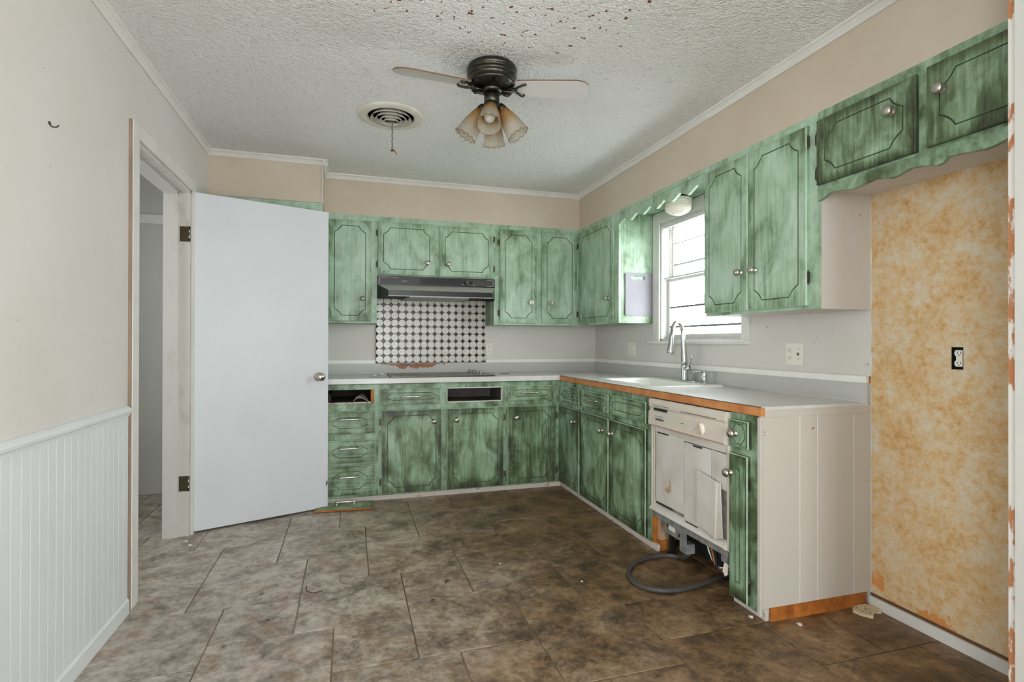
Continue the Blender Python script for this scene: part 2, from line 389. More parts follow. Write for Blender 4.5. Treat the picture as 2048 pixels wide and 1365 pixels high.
# ================================================================== THE ROOM
# ---- floor with two sizes of square tile in a pinwheel pattern
floor = MB().box(-1.35, W+0.12, -6.6, 0.2, -0.06, -0.004).build('floor', 'floor_grout')
struct(floor, 'grimy mottled grey and brown tiled kitchen floor', 'floor')
G = 0.1563; OX, OY = 1.184, -2.685; gr = 0.0026
xa, xb, ya, yb = -1.25, W, -5.6, 0.07
full = {}
for i in range(-22, 23):
    for j in range(-22, 23):
        bx, by = 2*i+3*j, 3*i-2*j
        for (dx, dy, n) in ((0, 0, 3), (0, 3, 2)):
            x0 = OX+(bx+dx)*G+gr; y0 = OY+(by+dy)*G+gr; x1 = x0+n*G-2*gr; y1 = y0+n*G-2*gr
            cx0, cx1, cy0, cy1 = max(x0, xa), min(x1, xb), max(y0, ya), min(y1, yb)
            if cx1-cx0 < 0.01 or cy1-cy0 < 0.01: continue
            key = (round(cx1-cx0, 4), round(cy1-cy0, 4))
            if key not in full:
                w, h = key; e = 0.0018
                b = MB(); b.add([(0, 0, -0.006), (w, 0, -0.006), (w, h, -0.006), (0, h, -0.006), (0, 0, -e), (w, 0, -e), (w, h, -e), (0, h, -e), (e, e, 0), (w-e, e, 0), (w-e, h-e, 0), (e, h-e, 0)],
                                [(0, 1, 5, 4), (1, 2, 6, 5), (2, 3, 7, 6), (3, 0, 4, 7), (4, 5, 9, 8), (5, 6, 10, 9), (6, 7, 11, 10), (7, 4, 8, 11), (8, 9, 10, 11)])
                full[key] = b.data('floor_tile', 'tile')
            inst('floor_tile', full[key], floor, Vector((cx0, cy0, 0))-ORG[floor.name])
# ---- ceiling
struct(MB().box(-1.35, W+0.12, -6.6, 0.2, H, H+0.08).build('ceiling', 'ceiling'), 'stained white popcorn textured ceiling', 'ceiling')
# ---- walls
DY0, DY1, DZ = -1.89, -1.0, 2.105     # doorway in the left wall
b = MB(); b.box(-0.14, 0, -5.08, DY0, 0, H); b.box(-0.14, 0, -6.6, -6.02, 0, H); b.box(-0.14, 0, -6.02, -5.08, 0, 0.3); b.box(-0.14, 0, -6.02, -5.08, 2.1, H); b.box(-0.14, 0, DY1, 0.14, 0, H); b.box(-0.14, 0, DY0, DY1, DZ, H)  # opening behind the camera is added for side light
wl = struct(b.build('wall_left', 'wall'), 'scuffed beige left wall with doorway', 'wall')
struct(MB().box(0, W+0.12, 0, 0.14, 0, H).build('wall_back', 'wall'), 'beige back wall behind the cooktop', 'wall')
NY = -2.853
WY0, WY1, WZ0, WZ1 = -2.026, -1.135, 1.198, 2.085
b = MB(); x0, x1 = W, W+0.12
b.box(x0, x1, WY1, 0, 0, H); b.box(x0, x1, WY0, WY1, 0, WZ0); b.box(x0, x1, WY0, WY1, WZ1, H); b.box(x0, x1, NY, WY0, 0, H)
b.box(x0+0.03, x1, -3.9, NY, 0, H); b.box(x0, x1, -5.12, -3.9, 0, H); b.box(x0, x1, -6.6, -5.98, 0, H); b.box(x0, x1, -5.98, -5.12, 0, 0.7); b.box(x0, x1, -5.98, -5.12, 2.1, H)  # far opening past the stub wall is added for side light
wr = struct(b.build('wall_right', 'wall'), 'beige right wall with kitchen window', 'wall')
oy0, oy1, oz0, oz1 = -3.236, -3.194, 1.079, 1.166
b = MB(); x1 = W+0.03
b.box(W, x1, -3.9, oy0, 0, 1.86); b.box(W, x1, oy1, NY, 0, 1.86); b.box(W, x1, oy0, oy1, 0, oz0); b.box(W, x1, oy0, oy1, oz1, 1.86)
wp = b.build('wallpaper', 'wallpaper', wr); wp['label'] = 'mottled orange wallpaper in the empty refrigerator nook'
b = MB(); pts = [(NY, 0.10)]
random.seed(3)
z = 0.10
while z < 1.84: pts.append((NY-random.choice((0.002, 0.004, 0.007, 0.003)), z)); z += random.uniform(0.02, 0.07)
pts.append((NY, 1.84)); b.prism(pts, 'x', W-0.0015, W)
te = b.build('torn_paper_edge', 'trim_white', wr)
struct(MB().box(2.538, W+0.03, -3.92, -3.772, 0, H).build('wall_nook', 'stub_paint'), 'white stub wall end closing the refrigerator nook at right', 'wall')
struct(MB().box(2.530, 2.538, -3.784, -3.770, 0, H).box(2.526, 2.538, -3.93, -3.786, 0, H, 1).build('trim_1', ['chipped', 'stub_paint']), 'chipped orange and white corner trim on the stub wall', 'trim')
b = MB(); b.box(-0.14, 1.01, -6.6, -6.48, 0, H); b.box(1.69, W+0.12, -6.6, -6.48, 0, H); b.box(1.01, 1.69, -6.6, -6.48, 2.05, H)
struct(b.build('wall_rear', 'wall'), 'beige wall with patio opening behind the viewer', 'wall')
# closet beyond the door
b = MB(); b.box(-1.35, -0.14, 0.08, 0.16, 0, H); b.box(-1.43, -1.35, -1.15, 0.16, 0, H); b.box(-1.43, -1.35, -2.4, -1.55, 0, H); b.box(-1.43, -1.35, -1.55, -1.15, 0, 1.1); b.box(-1.43, -1.35, -1.55, -1.15, 1.9, H); b.box(-1.35, -0.14, -2.4, -2.32, 0, H)  # gap in the far closet wall is added to let light in
wc = struct(b.build('wall_closet', 'closet'), 'shadowed grey closet walls beyond the open doorway', 'wall')
MB().box(-1.35, -0.14, 0.06, 0.08, 2.095, 2.165).build('shelf_cleat', 'trim_white', wc)
# soffits above the cabinets, flush with their faces
ZT = 2.186
sf = thing('soffit', 'boxed soffit above the upper cabinets with warm light painted in', 'soffit', (W, 0, ZT), kind='structure')
MB().box(0.74, W, -U, 0, ZT, H).build('back_soffit', 'soffit', sf)
MB().box(W-U, W, -3.77, -U, ZT, H).build('right_soffit', 'soffit', sf)
MB().box(0, 0.74, -0.61, 0, ZT, H).build('pantry_soffit', 'soffit', sf)
# crown strips
def crown(name, p, q, d, label):
    """p->q along the ceiling edge, d = direction into the room (2-D)"""
    n = Vector((d[0], d[1], 0)); prof = [(0, 0), (0, -0.034), (0.006, -0.036), (0.012, -0.024), (0.022, -0.012), (0.032, -0.007), (0.034, 0)]
    vs = []
    for e in (p, q):
        for a, c in prof: vs.append(Vector((e[0], e[1], H))+n*a+Vector((0, 0, c)))
    k = len(prof)
    bb = MB().add(vs, [tuple(range(k)), tuple(range(k, 2*k))[::-1]]+[(i, (i+1) % k, k+(i+1) % k, k+i) for i in range(k)])
    return struct(bb.build(name, 'trim_white'), label, 'trim')
crown('trim_2', (0, -6.4), (0, -0.61), (1, 0), 'long white crown strip along the left wall')
crown('trim_3', (0, -0.61), (0.774, -0.61), (0, -1), 'short white crown strip above the pantry soffit')
crown('trim_4', (0.74, -0.644), (0.74, -U), (1, 0), 'tiny white crown return at the pantry soffit corner')
crown('trim_5', (0.74, -U), (W-U, -U), (0, -1), 'white crown strip along the back soffit')
crown('trim_6', (W-U, -3.77), (W-U, -U), (-1, 0), 'long white crown strip along the right soffit')
MB_ = MB().box(0.737, 0.743, -0.616, -0.606, ZT, H-0.03); cb = MB_.build('corner_bead', 'trim_white', sf)
# ---- wainscot on the left wall
wy1 = -1.995
wn = thing('trim_7', 'white beadboard wainscot below the chair rail', 'wainscot', (0, wy1, 0), kind='structure')
pw = 0.0495
b = MB(); b.add([(0, 0, 0), (0.0111, 0, 0), (0.012, 0.0012, 0), (0.012, pw-0.0012, 0), (0.0111, pw, 0), (0, pw, 0)]+[(0, 0, 0.8), (0.0111, 0, 0.8), (0.012, 0.0012, 0.8), (0.012, pw-0.0012, 0.8), (0.0111, pw, 0.8), (0, pw, 0.8)],
      [(i, (i+1) % 6, 6+(i+1) % 6, 6+i) for i in range(6)]+[(0, 1, 2, 3, 4, 5), (6, 7, 8, 9, 10, 11)])
pm = b.data('beadboard_plank', 'bead_white')
for k in range(34): inst('beadboard_plank', pm, wn, (0.0, -(k+1)*pw-0.002, 0.065))
MB().box(0, 0.012, -4.84, wy1-34*pw-0.002, 0.065, 0.865).build('wainscot_panel', 'bead_white', wn)
prof = [(0, 0.855), (0.016, 0.858), (0.018, 0.868), (0.026, 0.874), (0.028, 0.884), (0.022, 0.892), (0.012, 0.900), (0, 0.902)]
MB().prism(prof, 'y', -4.84, wy1).build('chair_rail', 'bead_white', wn)
struct(MB().prism([(0, 0), (0.018, 0), (0.018, 0.058), (0.012, 0.068), (0, 0.068)], 'y', -6.4, wy1).build('baseboard_left', 'bead_white'), 'white baseboard below the beadboard', 'baseboard')
struct(MB().box(W-0.014, W, -3.77, NY-0.002, 0, 0.046).build('baseboard_right', 'trim_white'), 'dirty white baseboard under the orange wallpaper', 'baseboard')
MB().box(W-0.004, W, -3.77, NY-0.002, 0.0465, 0.058).build('glue_line', 'leaf', wr)
# ---- door frame and casing
fr = thing('door_frame', 'scuffed white door casing and jamb of the closet doorway', 'door frame', (0, (DY0+DY1)/2, 0), kind='structure')
cs = 0.016; CW = 0.072
MB().box(0, cs, DY0-CW, DY0+0.004, 0, DZ+0.058).build('casing', 'trim_white', fr, 0.003)
MB().box(-0.001, cs-0.003, DY0-CW-0.007, DY0-CW, 0, DZ+0.058).build('bare_casing_edge', 'tan_edge', fr)
MB().box(0, cs, DY1-0.004, DY1+0.058, 0, DZ+0.058).build('casing', 'trim_white', fr, 0.003)
MB().box(0, cs+0.001, DY0-CW, DY1+0.058, DZ-0.004, DZ+0.060).build('head_casing', 'trim_white', fr, 0.003)
MB().box(-0.145, 0, DY1-0.018, DY1+0.002, 0, DZ).build('jamb', 'jamb', fr)
MB().box(-0.145, 0, DY0-0.002, DY0+0.018, 0, DZ).build('jamb', 'jamb', fr)
MB().box(-0.145, 0, DY0, DY1, DZ-0.018, DZ+0.002).build('head_jamb', 'jamb', fr)
MB().box(-0.14, -0.062, DY1-0.030, DY1-0.018, 0, DZ-0.018).box(-0.14, -0.062, DY0+0.018, DY0+0.03, 0, DZ-0.018).box(-0.14, -0.062, DY0+0.018, DY1-0.018, DZ-0.03, DZ-0.018).build('door_stop', 'jamb', fr)
for z0, z1 in ((1.79, 1.882), (0.276, 0.367)):
    b = MB().box(-0.056, -0.006, DY1-0.0205, DY1-0.018, z0, z1)
    b.lathe([(0.005, z0), (0.005, z1)], 10, Matrix.Translation((-0.002, DY1-0.0245, 0)))
    b.box(-0.004, 0.0, DY1-0.030, DY1-0.028, z0+0.02, z0+0.035, 1); b.box(-0.004, 0.0, DY1-0.030, DY1-0.028, z0+0.055, z0+0.07, 1)
    b.build('hinge', ['hinge', 'plate'], fr)
# ---- the open flush door
ang = math.radians(21.2); DWID = 0.835
dr = thing('door_1', 'plain white flush door swung open against the cabinets', 'door', (0.006, -0.984, 0.012), ang, kind='structure')
b = MB().box(0, DWID, 0, 0.035, 0, 2.093); b.build('door_slab', 'door_white', dr, 0.002, local=True)
kz = 0.926; kx = DWID-0.066
b = MB().lathe([(0.032, 0), (0.032, 0.004), (0.026, 0.009), (0.012, 0.012), (0.011, 0.028), (0.022, 0.034), (0.028, 0.044), (0.028, 0.054), (0.022, 0.062), (0.0, 0.065)], 24, Tm((kx, 0, kz), (0, -1, 0)))
b.build('door_knob', 'nickel', dr, local=True)
b = MB().lathe([(0.032, 0), (0.032, 0.004), (0.026, 0.009), (0.012, 0.012), (0.011, 0.028), (0.022, 0.034), (0.028, 0.044), (0.028, 0.054), (0.022, 0.062), (0.0, 0.065)], 24, Tm((kx, 0.035, kz), (0, 1, 0)))
b.build('door_knob', 'nickel', dr, local=True)
b = MB().add([(DWID-0.016, -0.0008, 0.155), (DWID-0.010, -0.0008, 0.148), (DWID-0.006, -0.0008, 0.165), (DWID+0.0006, -0.0008, 0.172), (DWID-0.005, -0.0008, 0.180), (DWID-0.007, -0.0008, 0.195), (DWID-0.012, -0.0008, 0.185)], [tuple(range(7))])
b.build('gouge', 'leaf', dr, local=True)
b = MB().add([(-0.0, -0.0008, 0.0), (0.018, -0.0008, 0.0), (0.006, -0.0008, 0.012), (0.0, -0.0008, 0.05)], [(0, 1, 2, 3)]); b.build('bare_corner', 'wood_orange', dr, local=True)
# ---- window
wd = thing('window_1', 'bright double hung kitchen window with white casing', 'window', (W, (WY0+WY1)/2, WZ0), kind='structure')
b = MB(); ct = 0.015
for (y0, y1, z0, z1, nm) in ((WY1, WY1+0.088, WZ0-0.012, WZ1+0.082, 'casing'), (WY0-0.062, WY0, WZ0-0.012, WZ1+0.082, 'casing'), (WY0, WY1, WZ1, WZ1+0.082, 'head_casing')):
    MB().box(W-ct, W, y0, y1, z0, z1).build(nm, 'trim_white', wd, 0.003)
MB().box(W-0.045, W+0.05, WY0-0.07, WY1+0.10, WZ0-0.024, WZ0-0.002).build('window_sill', 'trim_white', wd, 0.003)
b = MB(); b.box(W, W+0.12, WY1-0.012, WY1, WZ0, WZ1).box(W, W+0.12, WY0, WY0+0.012, WZ0, WZ1).box(W, W+0.12, WY0, WY1, WZ1-0.012, WZ1).box(W, W+0.12, WY0, WY1, WZ0-0.002, WZ0+0.012)
b.build('window_jamb', 'vinyl', wd)
ys0, ys1 = WY0+0.012, WY1-0.012; zm = 1.655
def sash(z0, z1, x, bars):
    s_ = MB(); f = 0.034
    s_.box(x, x+0.03, ys0, ys0+f, z0, z1).box(x, x+0.03, ys1-f, ys1, z0, z1).box(x, x+0.03, ys0+f, ys1-f, z0, z0+f).box(x, x+0.03, ys0+f, ys1-f, z1-f, z1)
    o = s_.build('sash', 'vinyl', wd); e = z0+f
    for zc in bars:
        MB().box(x+0.002, x+0.028, ys0+f, ys1-f, zc-0.007, zc+0.007).build('muntin', 'muntin_grey', o)
    for zc in list(bars)+[z1-f+0.007]:
        MB().box(x+0.013, x+0.017, ys0+f, ys1-f, e, zc-0.007).build('pane', 'glass', o); e = zc+0.007
sash(WZ0+0.012, zm+0.017, W+0.05, (1.300, 1.445)); sash(zm-0.017, WZ1-0.012, W+0.082, (1.765, 1.925))

# ================================================================== CABINETS
def groove_path(w, h, kind, inset):
    if kind == 'slot':
        return [(w*0.36, h*0.12), (w*0.60, h*0.12), (w*0.60, h*0.90), (w*0.36, h*0.90)]
    if kind == 'drawer':
        i = min(inset, w*0.14, h*0.28); e = min(h*0.30, w*0.18)
        x0, x1, z0, z1 = i*1.2, w-i*1.2, i, h-i; q = (h-2*i)*0.18
        return [(x0, h/2-q), (x0+e, z0), (x1-e, z0), (x1, h/2-q), (x1, h/2+q), (x1-e, z1), (x0+e, z1), (x0, h/2+q)]
    i = min(inset, w*0.15); r = min(0.052, w*0.16, h*0.18); pts = []
    for cx, cz, a0 in ((i, i, 90), (w-i, i, 180), (w-i, h-i, 270), (i, h-i, 0)):
        for k in range(6):
            a = math.radians(a0-90*k/5); u = k/5; A0, A1 = math.radians(a0), math.radians(a0-90)
            lx, lz = math.cos(A0)*(1-u)+math.cos(A1)*u, math.sin(A0)*(1-u)+math.sin(A1)*u
            pts.append((cx+r*(0.45*math.cos(a)+0.55*lx), cz+r*(0.45*math.sin(a)+0.55*lz)))
    return pts
def front_mesh(name, w, h, kind, mats, inset=0.045, t=0.018):
    """slab front with a routed groove; local x 0..w, z 0..h, front at y=-t"""
    bm = bmesh.new(); e = 0.004
    P = groove_path(w, h, kind, inset); n = len(P); cx = sum(p[0] for p in P)/n; cz = h/2
    gw, gd = (0.0040 if kind == 'drawer' else 0.0056), 0.0032
    def off(d):
        out = []
        for i in range(n):
            a, c, f = Vector(P[i-1]), Vector(P[i]), Vector(P[(i+1) % n])
            d1 = (c-a).normalized(); d2 = (f-c).normalized(); nn = Vector((d1.y+d2.y, -(d1.x+d2.x)))
            nn = nn.normalized() if nn.length > 1e-6 else Vector((d1.y, -d1.x)); out.append(c+nn*d)
        return out
    area = sum(P[i-1][0]*P[i][1]-P[i][0]*P[i-1][1] for i in range(n)); sg = 1 if area > 0 else -1
    A = [bm.verts.new((p[0], -t, p[1])) for p in off(sg*gw/2)]; A2 = [bm.verts.new((p[0], -t+gd, p[1])) for p in off(sg*gw/4)]
    B2 = [bm.verts.new((p[0], -t+gd, p[1])) for p in off(-sg*gw/4)]; B = [bm.verts.new((p[0], -t, p[1])) for p in off(-sg*gw/2)]
    R = [bm.verts.new(v) for v in ((e, -t, e), (w-e, -t, e), (w-e, -t, h-e), (e, -t, h-e))]
    R1 = [bm.verts.new(v) for v in ((0, -t+e, 0), (w, -t+e, 0), (w, -t+e, h), (0, -t+e, h))]
    R2 = [bm.verts.new(v) for v in ((0, 0, 0), (w, 0, 0), (w, 0, h), (0, 0, h))]
    ed = [bm.edges.new((A[i], A[(i+1) % n])) for i in range(n)]+[bm.edges.new((R[i], R[(i+1) % 4])) for i in range(4)]
    bmesh.ops.triangle_fill(bm, use_beauty=True, edges=ed)
    gf = []
    for L1, L2 in ((A, A2), (A2, B2), (B2, B)):
        for i in range(n): gf.append(bm.faces.new((L1[i], L1[(i+1) % n], L2[(i+1) % n], L2[i])))
    bm.faces.new(B)
    for L1, L2 in ((R, R1), (R1, R2)):
        for i in range(4):
            f = bm.faces.new((L1[i], L1[(i+1) % 4], L2[(i+1) % 4], L2[i]))
            if L1 is R: f.material_index = 2
    bm.faces.new(R2)
    for f in gf: f.material_index = 1
    bmesh.ops.recalc_face_normals(bm, faces=bm.faces)
    me = bpy.data.meshes.new(name); bm.to_mesh(me); bm.free()
    for m in mats: me.materials.append(M[m])
    return me
KN = MB().lathe([(0.016, 0), (0.016, 0.003), (0.008, 0.006), (0.0075, 0.013), (0.015, 0.018), (0.0195, 0.024), (0.0195, 0.029), (0.014, 0.035), (0, 0.037)], 18, Tm((0, 0, 0), (0, -1, 0))).data('knob', 'nickel')
RK = MB().lathe([(0.019, 0), (0.019, 0.003), (0.008, 0.006), (0.008, 0.014), (0.015, 0.018), (0.021, 0.022), (0.021, 0.027), (0.017, 0.030), (0.012, 0.025), (0.007, 0.025), (0.005, 0.030), (0, 0.030)], 20, Tm((0, 0, 0), (0, -1, 0))).data('ring_knob', 'nickel')
def pull_mesh(L):
    b = MB()
    for sx in (-1, 1):
        b.lathe([(0.009, 0), (0.006, 0.006), (0.006, 0.022)], 10, Tm((sx*L/2, 0, 0), (0, -1, 0)))
    b.lathe([(0, -L/2-0.014), (0.0085, -L/2-0.010), (0.006, -L/2-0.004), (0.009, -L/2), (0.006, -L/2+0.008), (0.0075, -L/4), (0.009, 0), (0.0075, L/4), (0.006, L/2-0.008), (0.009, L/2), (0.006, L/2+0.004), (0.0085, L/2+0.010), (0, L/2+0.014)], 12, Tm((0, -0.027, 0), (1, 0, 0)))
    return b.data('pull', 'pull_nickel')
PULL = pull_mesh(0.118)
HG = MB().lathe([(0, -0.032), (0.0035, -0.030), (0.002, -0.026), (0.0045, -0.024), (0.0045, 0.024), (0.002, 0.026), (0.0035, 0.030), (0, 0.032)], 10).box(-0.012, 0.0, 0.003, 0.005, -0.022, 0.022).data('hinge', 'hinge')
def cabinet(name, label, org, rz, w, h, depth, frame_mat, openings, fronts, body_mat='interior', shell=None, skip=()):
    """a cabinet in its own frame: x left to right, front frame at y=0, depth towards +y"""
    t = thing(name, label, 'cabinet', org, rz)
    xs = sorted({0, w}|{v for o in openings for v in o[:2]}); zs = sorted({0, h}|{v for o in openings for v in o[2:]})
    b = MB()
    for i in range(len(xs)-1):
        for j in range(len(zs)-1):
            cx, cz = (xs[i]+xs[i+1])/2, (zs[j]+zs[j+1])/2
            if any(o[0] < cx < o[1] and o[2] < cz < o[3] for o in openings): continue
            b.box(xs[i], xs[i+1], 0, 0.019, zs[j], zs[j+1])
    b.build('face_frame', frame_mat, t, local=True)
    k = 0.014; b = MB(); sm = 1 if shell else 0
    b.box(0, k, 0.019, depth, 0, h, sm).box(w-k, w, 0.019, depth, 0, h, sm).box(k, w-k, 0.019, depth, 0, k, sm).box(k, w-k, depth-k, depth, k, h-k)
    if name != 'base_cabinet': b.box(k, w-k, 0.019, depth, h-k, h)
    b.build('body', [body_mat, shell or body_mat], t, local=True)
    for f in fronts:
        x0, x1, z0, z1 = f['r']; me = front_mesh(f['n'], x1-x0, z1-z0, f.get('g', 'door'), f['m'], f.get('i', 0.045), f.get('t', 0.018))
        o = inst(f['n'], me, t, (x0, -0.0005, z0), (0, f.get('tilt', 0), 0))
        th = -f.get('t', 0.018)
        if 'knob' in f: inst('knob', f.get('km', KN), o, (f['knob'][0]-x0, th, f['knob'][1]-z0))
        if 'pull' in f: inst('pull', PULL, o, (f['pull'][0]-x0, th, f['pull'][1]-z0))
        for hx, hz in f.get('hinge', ()):
            inst('hinge', HG, o, (hx-x0, th*0.4-0.003, hz-z0), (0, 0, 0 if hx < (x0+x1)/2 else PI))
    return t
UP = ['green_up', 'groove', 'worn_edge']; LO = ['green_lo', 'groove', 'worn_edge']; LH = ['green_lo_h', 'groove', 'worn_edge']
ZB = 1.332; HU = ZT-ZB
d1, d2 = 1.347-ZB, 2.140-ZB
# back wall uppers
cabinet('wall_cabinet', 'green glazed single-door wall cabinet at the left of the range hood', (0.745, -U, ZB), 0, 0.392, HU, U, 'green_up_fr', [(0.045, 0.33, 0.04, HU-0.07)],
        [dict(n='door', r=(0.025, 0.348, d1, d2), m=UP, knob=(0.278, 1.524-ZB), hinge=((0.022, 0.10), (0.022, 0.70)))], shell='green_up')
ZH = 1.713
cabinet('wall_cabinet', 'short green two-door wall cabinet mounted over the range hood', (1.137, -U, ZH), 0, 0.963, ZT-ZH, U, 'green_up_fr', [(0.03, 0.44, 0.03, 0.40), (0.52, 0.93, 0.03, 0.40)],
        [dict(n='door', r=(0.005, 0.460, 0.011, 0.430), m=UP, knob=(0.394, 0.113), hinge=((0.002, 0.09), (0.002, 0.34))),
         dict(n='door', r=(0.498, 0.953, 0.011, 0.427), m=UP, knob=(0.566, 0.112), hinge=((0.957, 0.09), (0.957, 0.34)))], shell='green_up')
cabinet('wall_cabinet', 'tall green two-door wall cabinet between the range hood and room corner', (2.100, -U, ZB), 0, W-U-2.100, HU, U, 'green_up_fr', [(0.07, 0.36, 0.04, HU-0.07), (0.44, 0.73, 0.04, HU-0.07)],
        [dict(n='door', r=(0.049, 0.379, d1, d2+0.006), m=UP, knob=(0.323, 1.526-ZB), km=RK, hinge=((0.045, 0.10), (0.045, 0.70))),
         dict(n='door', r=(0.429, 0.755, d1, d2+0.006), m=UP, knob=(0.503, 1.526-ZB), km=RK, hinge=((0.759, 0.10), (0.759, 0.70)))], shell='green_up')
# right wall uppers (x runs towards the viewer)
RX = W-U
cabinet('wall_cabinet', 'green corner wall cabinet with one door beside the window', (RX, -0.302, ZB), -PI/2, 0.735, HU, U, 'green_up_fr', [(0.05, 0.64, 0.04, HU-0.07)],
        [dict(n='door', r=(0.035, 0.674, d1, d2+0.006), m=UP, knob=(0.60, 1.53-ZB), hinge=((0.031, 0.10), (0.031, 0.70)))], shell='green_pale')
cabinet('wall_cabinet', 'faded green two-door wall cabinet between window and refrigerator nook', (RX, -2.083, ZB), -PI/2, 0.770, HU, U, 'green_up_fr', [(0.03, 0.34, 0.04, HU-0.07), (0.38, 0.70, 0.04, HU-0.07)],
        [dict(n='door', r=(0.006, 0.354, d1, d2+0.006), m=['green_up', 'groove', 'worn_edge'], knob=(0.305, 1.545-ZB), hinge=((0.003, 0.10), (0.003, 0.70))),
         dict(n='door', r=(0.358, 0.724, d1, d2+0.006), m=['green_up', 'groove', 'worn_edge'], knob=(0.408, 1.545-ZB), hinge=((0.728, 0.14), (0.728, 0.74)))], shell='wall')
ZF = 1.848
fc = cabinet('wall_cabinet', 'dark-stained green cabinet over the empty refrigerator nook', (RX, -2.855, ZF), -PI/2, 0.912, ZT-ZF, U, 'green_lo_fr', [(0.03, 0.42, 0.03, 0.28), (0.49, 0.88, 0.03, 0.28)],
        [dict(n='door', r=(0.004, 0.432, 0.018, 0.297), m=['green_lo', 'groove', 'green_lo'], knob=(0.347, 0.197), hinge=((0.001, 0.07), (0.001, 0.22))),
         dict(n='door', r=(0.470, 0.898, 0.020, 0.303), m=['green_dk', 'groove', 'green_dk'], knob=(0.526, 0.201), hinge=((0.902, 0.07), (0.902, 0.22)))], shell='wall')
pts = [(0, 0.008), (0, -0.05), (0.03, -0.040), (0.065, -0.026), (0.11, -0.031), (0.163, -0.040), (0.21, -0.037), (0.26, -0.029), (0.29, -0.033), (0.325, -0.045), (0.36, -0.042), (0.402, -0.030), (0.45, -0.036), (0.495, -0.048), (0.515, -0.045), (0.532, -0.030), (0.58, -0.034), (0.637, -0.043), (0.67, -0.040), (0.71, -0.030), (0.76, -0.036), (0.81, -0.045), (0.86, -0.036), (0.912, -0.05), (0.912, 0.008)]
MB().prism(pts, 'y', -0.004, 0.014).build('scalloped_apron', 'green_lo_fr', fc, local=True)
# sawtooth valance above the window
b = MB(); zz = [(-1.037, 2.080)]; n = 12; a, c = -1.037, -2.083
for i in range(1, n+1): zz.append((a+(c-a)*i/n, 2.112 if i % 2 else 2.076))
pts = [(a, ZT)]+zz+[(c, ZT)]
b.prism(pts, 'x', RX, RX+0.019); b.box(RX-0.005, RX, c, a, ZT-0.026, ZT)
vl = thing('window_valance', 'green sawtooth-edged valance board above the kitchen window', 'valance', (RX, -1.56, 2.075))
b.build('board', 'green_up_fr', vl)
MB().box(RX+0.019, W, c, a, ZT-0.016, ZT).build('top_panel', 'green_pale', vl)
# pantry behind the open door
cabinet('pantry_cabinet', 'tall green pantry cabinet mostly hidden behind the open door', (0.001, -0.605, 0.0), 0, 0.738, ZT-0.001, 0.60, 'green_up_fr', [(0.05, 0.69, 0.08, 2.10)],
        [dict(n='door', r=(0.03, 0.365, 0.06, 2.12), m=UP, knob=(0.32, 1.0)), dict(n='door', r=(0.370, 0.705, 0.06, 2.12), m=UP, knob=(0.41, 1.0))], shell='green_up')
# ---- base cabinets, back wall
TK = 0.036; HB = 0.868-TK
def z(v): return v-TK
bc = cabinet('base_cabinet', 'green drawer base cabinet beside the open door with one drawer front missing', (0.742, FY, TK), 0, 0.395, HB, 0.56, 'green_lo_fr', [(0.03, 0.362, z(0.728), z(0.830)), (0.04, 0.35, z(0.52), z(0.66)), (0.04, 0.35, z(0.31), z(0.445)), (0.04, 0.35, z(0.08), z(0.26))],
        [dict(n='drawer_front', r=(0.015, 0.372, z(0.506), z(0.674)), m=LH, g='drawer', pull=(0.183, z(0.617))),
         dict(n='drawer_front', r=(0.015, 0.372, z(0.292), z(0.462)), m=LH, g='drawer', pull=(0.183, z(0.405))),
         dict(n='drawer_front', r=(0.015, 0.372, z(0.056), z(0.276)), m=LH, g='drawer', pull=(0.183, z(0.197)))], shell='green_lo')
b = MB().box(0.045, 0.355, 0.02, 0.48, z(0.730), z(0.738)).box(0.045, 0.055, 0.02, 0.48, z(0.738), z(0.80))
b.box(0.045, 0.345, 0.47, 0.48, z(0.738), z(0.80)); b.build('drawer_box', 'interior', bc, local=True)
MB().box(0.340, 0.361, 0.003, 0.48, z(0.732), z(0.828)).build('drawer_side', 'wood_orange', bc, local=True)
MB().box(0.03, 0.340, 0.0, 0.018, z(0.7285), z(0.738)).build('drawer_lip', 'chipped', bc, local=True)
def toe_board(t, x0, x1, y0=0.006):
    MB().box(x0, x1, y0, y0+0.016, -TK, -0.0005).build('toe_kick', 'toe', t, local=True)
toe_board(bc, 0.0, 0.395)
bm_ = cabinet('base_cabinet', 'wide green base cabinet under the cooktop with an open drawer slot', (1.137, FY, TK), 0, 0.983, HB, 0.56, 'green_lo_fr', [(0.04, 0.45, z(0.72), z(0.82)), (0.512, 0.958, z(0.716), z(0.830)), (0.04, 0.45, 0.03, z(0.65)), (0.53, 0.94, 0.03, z(0.65))],
        [dict(n='drawer_front', r=(0.020, 0.463, z(0.712), z(0.833)), m=LH, g='drawer', pull=(0.235, z(0.772))),
         dict(n='door', r=(0.022, 0.472, z(0.047), z(0.672)), m=LO, knob=(0.410, z(0.576)), hinge=((0.019, 0.10), (0.019, 0.55))),
         dict(n='door', r=(0.512, 0.966, z(0.043), z(0.672)), m=LO, knob=(0.583, z(0.581)), hinge=((0.969, 0.10), (0.969, 0.55)))], body_mat='interior', shell='green_lo')
x0, x1, z0, z1 = 0.512, 0.958, z(0.716), z(0.830)
MB().box(x0, x0+0.006, -0.006, 0.02, z0, z1).box(x1-0.006, x1, -0.006, 0.02, z0, z1).box(x0, x1, -0.006, 0.02, z1-0.006, z1).box(x0, x1, -0.006, 0.02, z0, z0+0.006).build('slot_liner', 'trim_white', bm_, local=True)
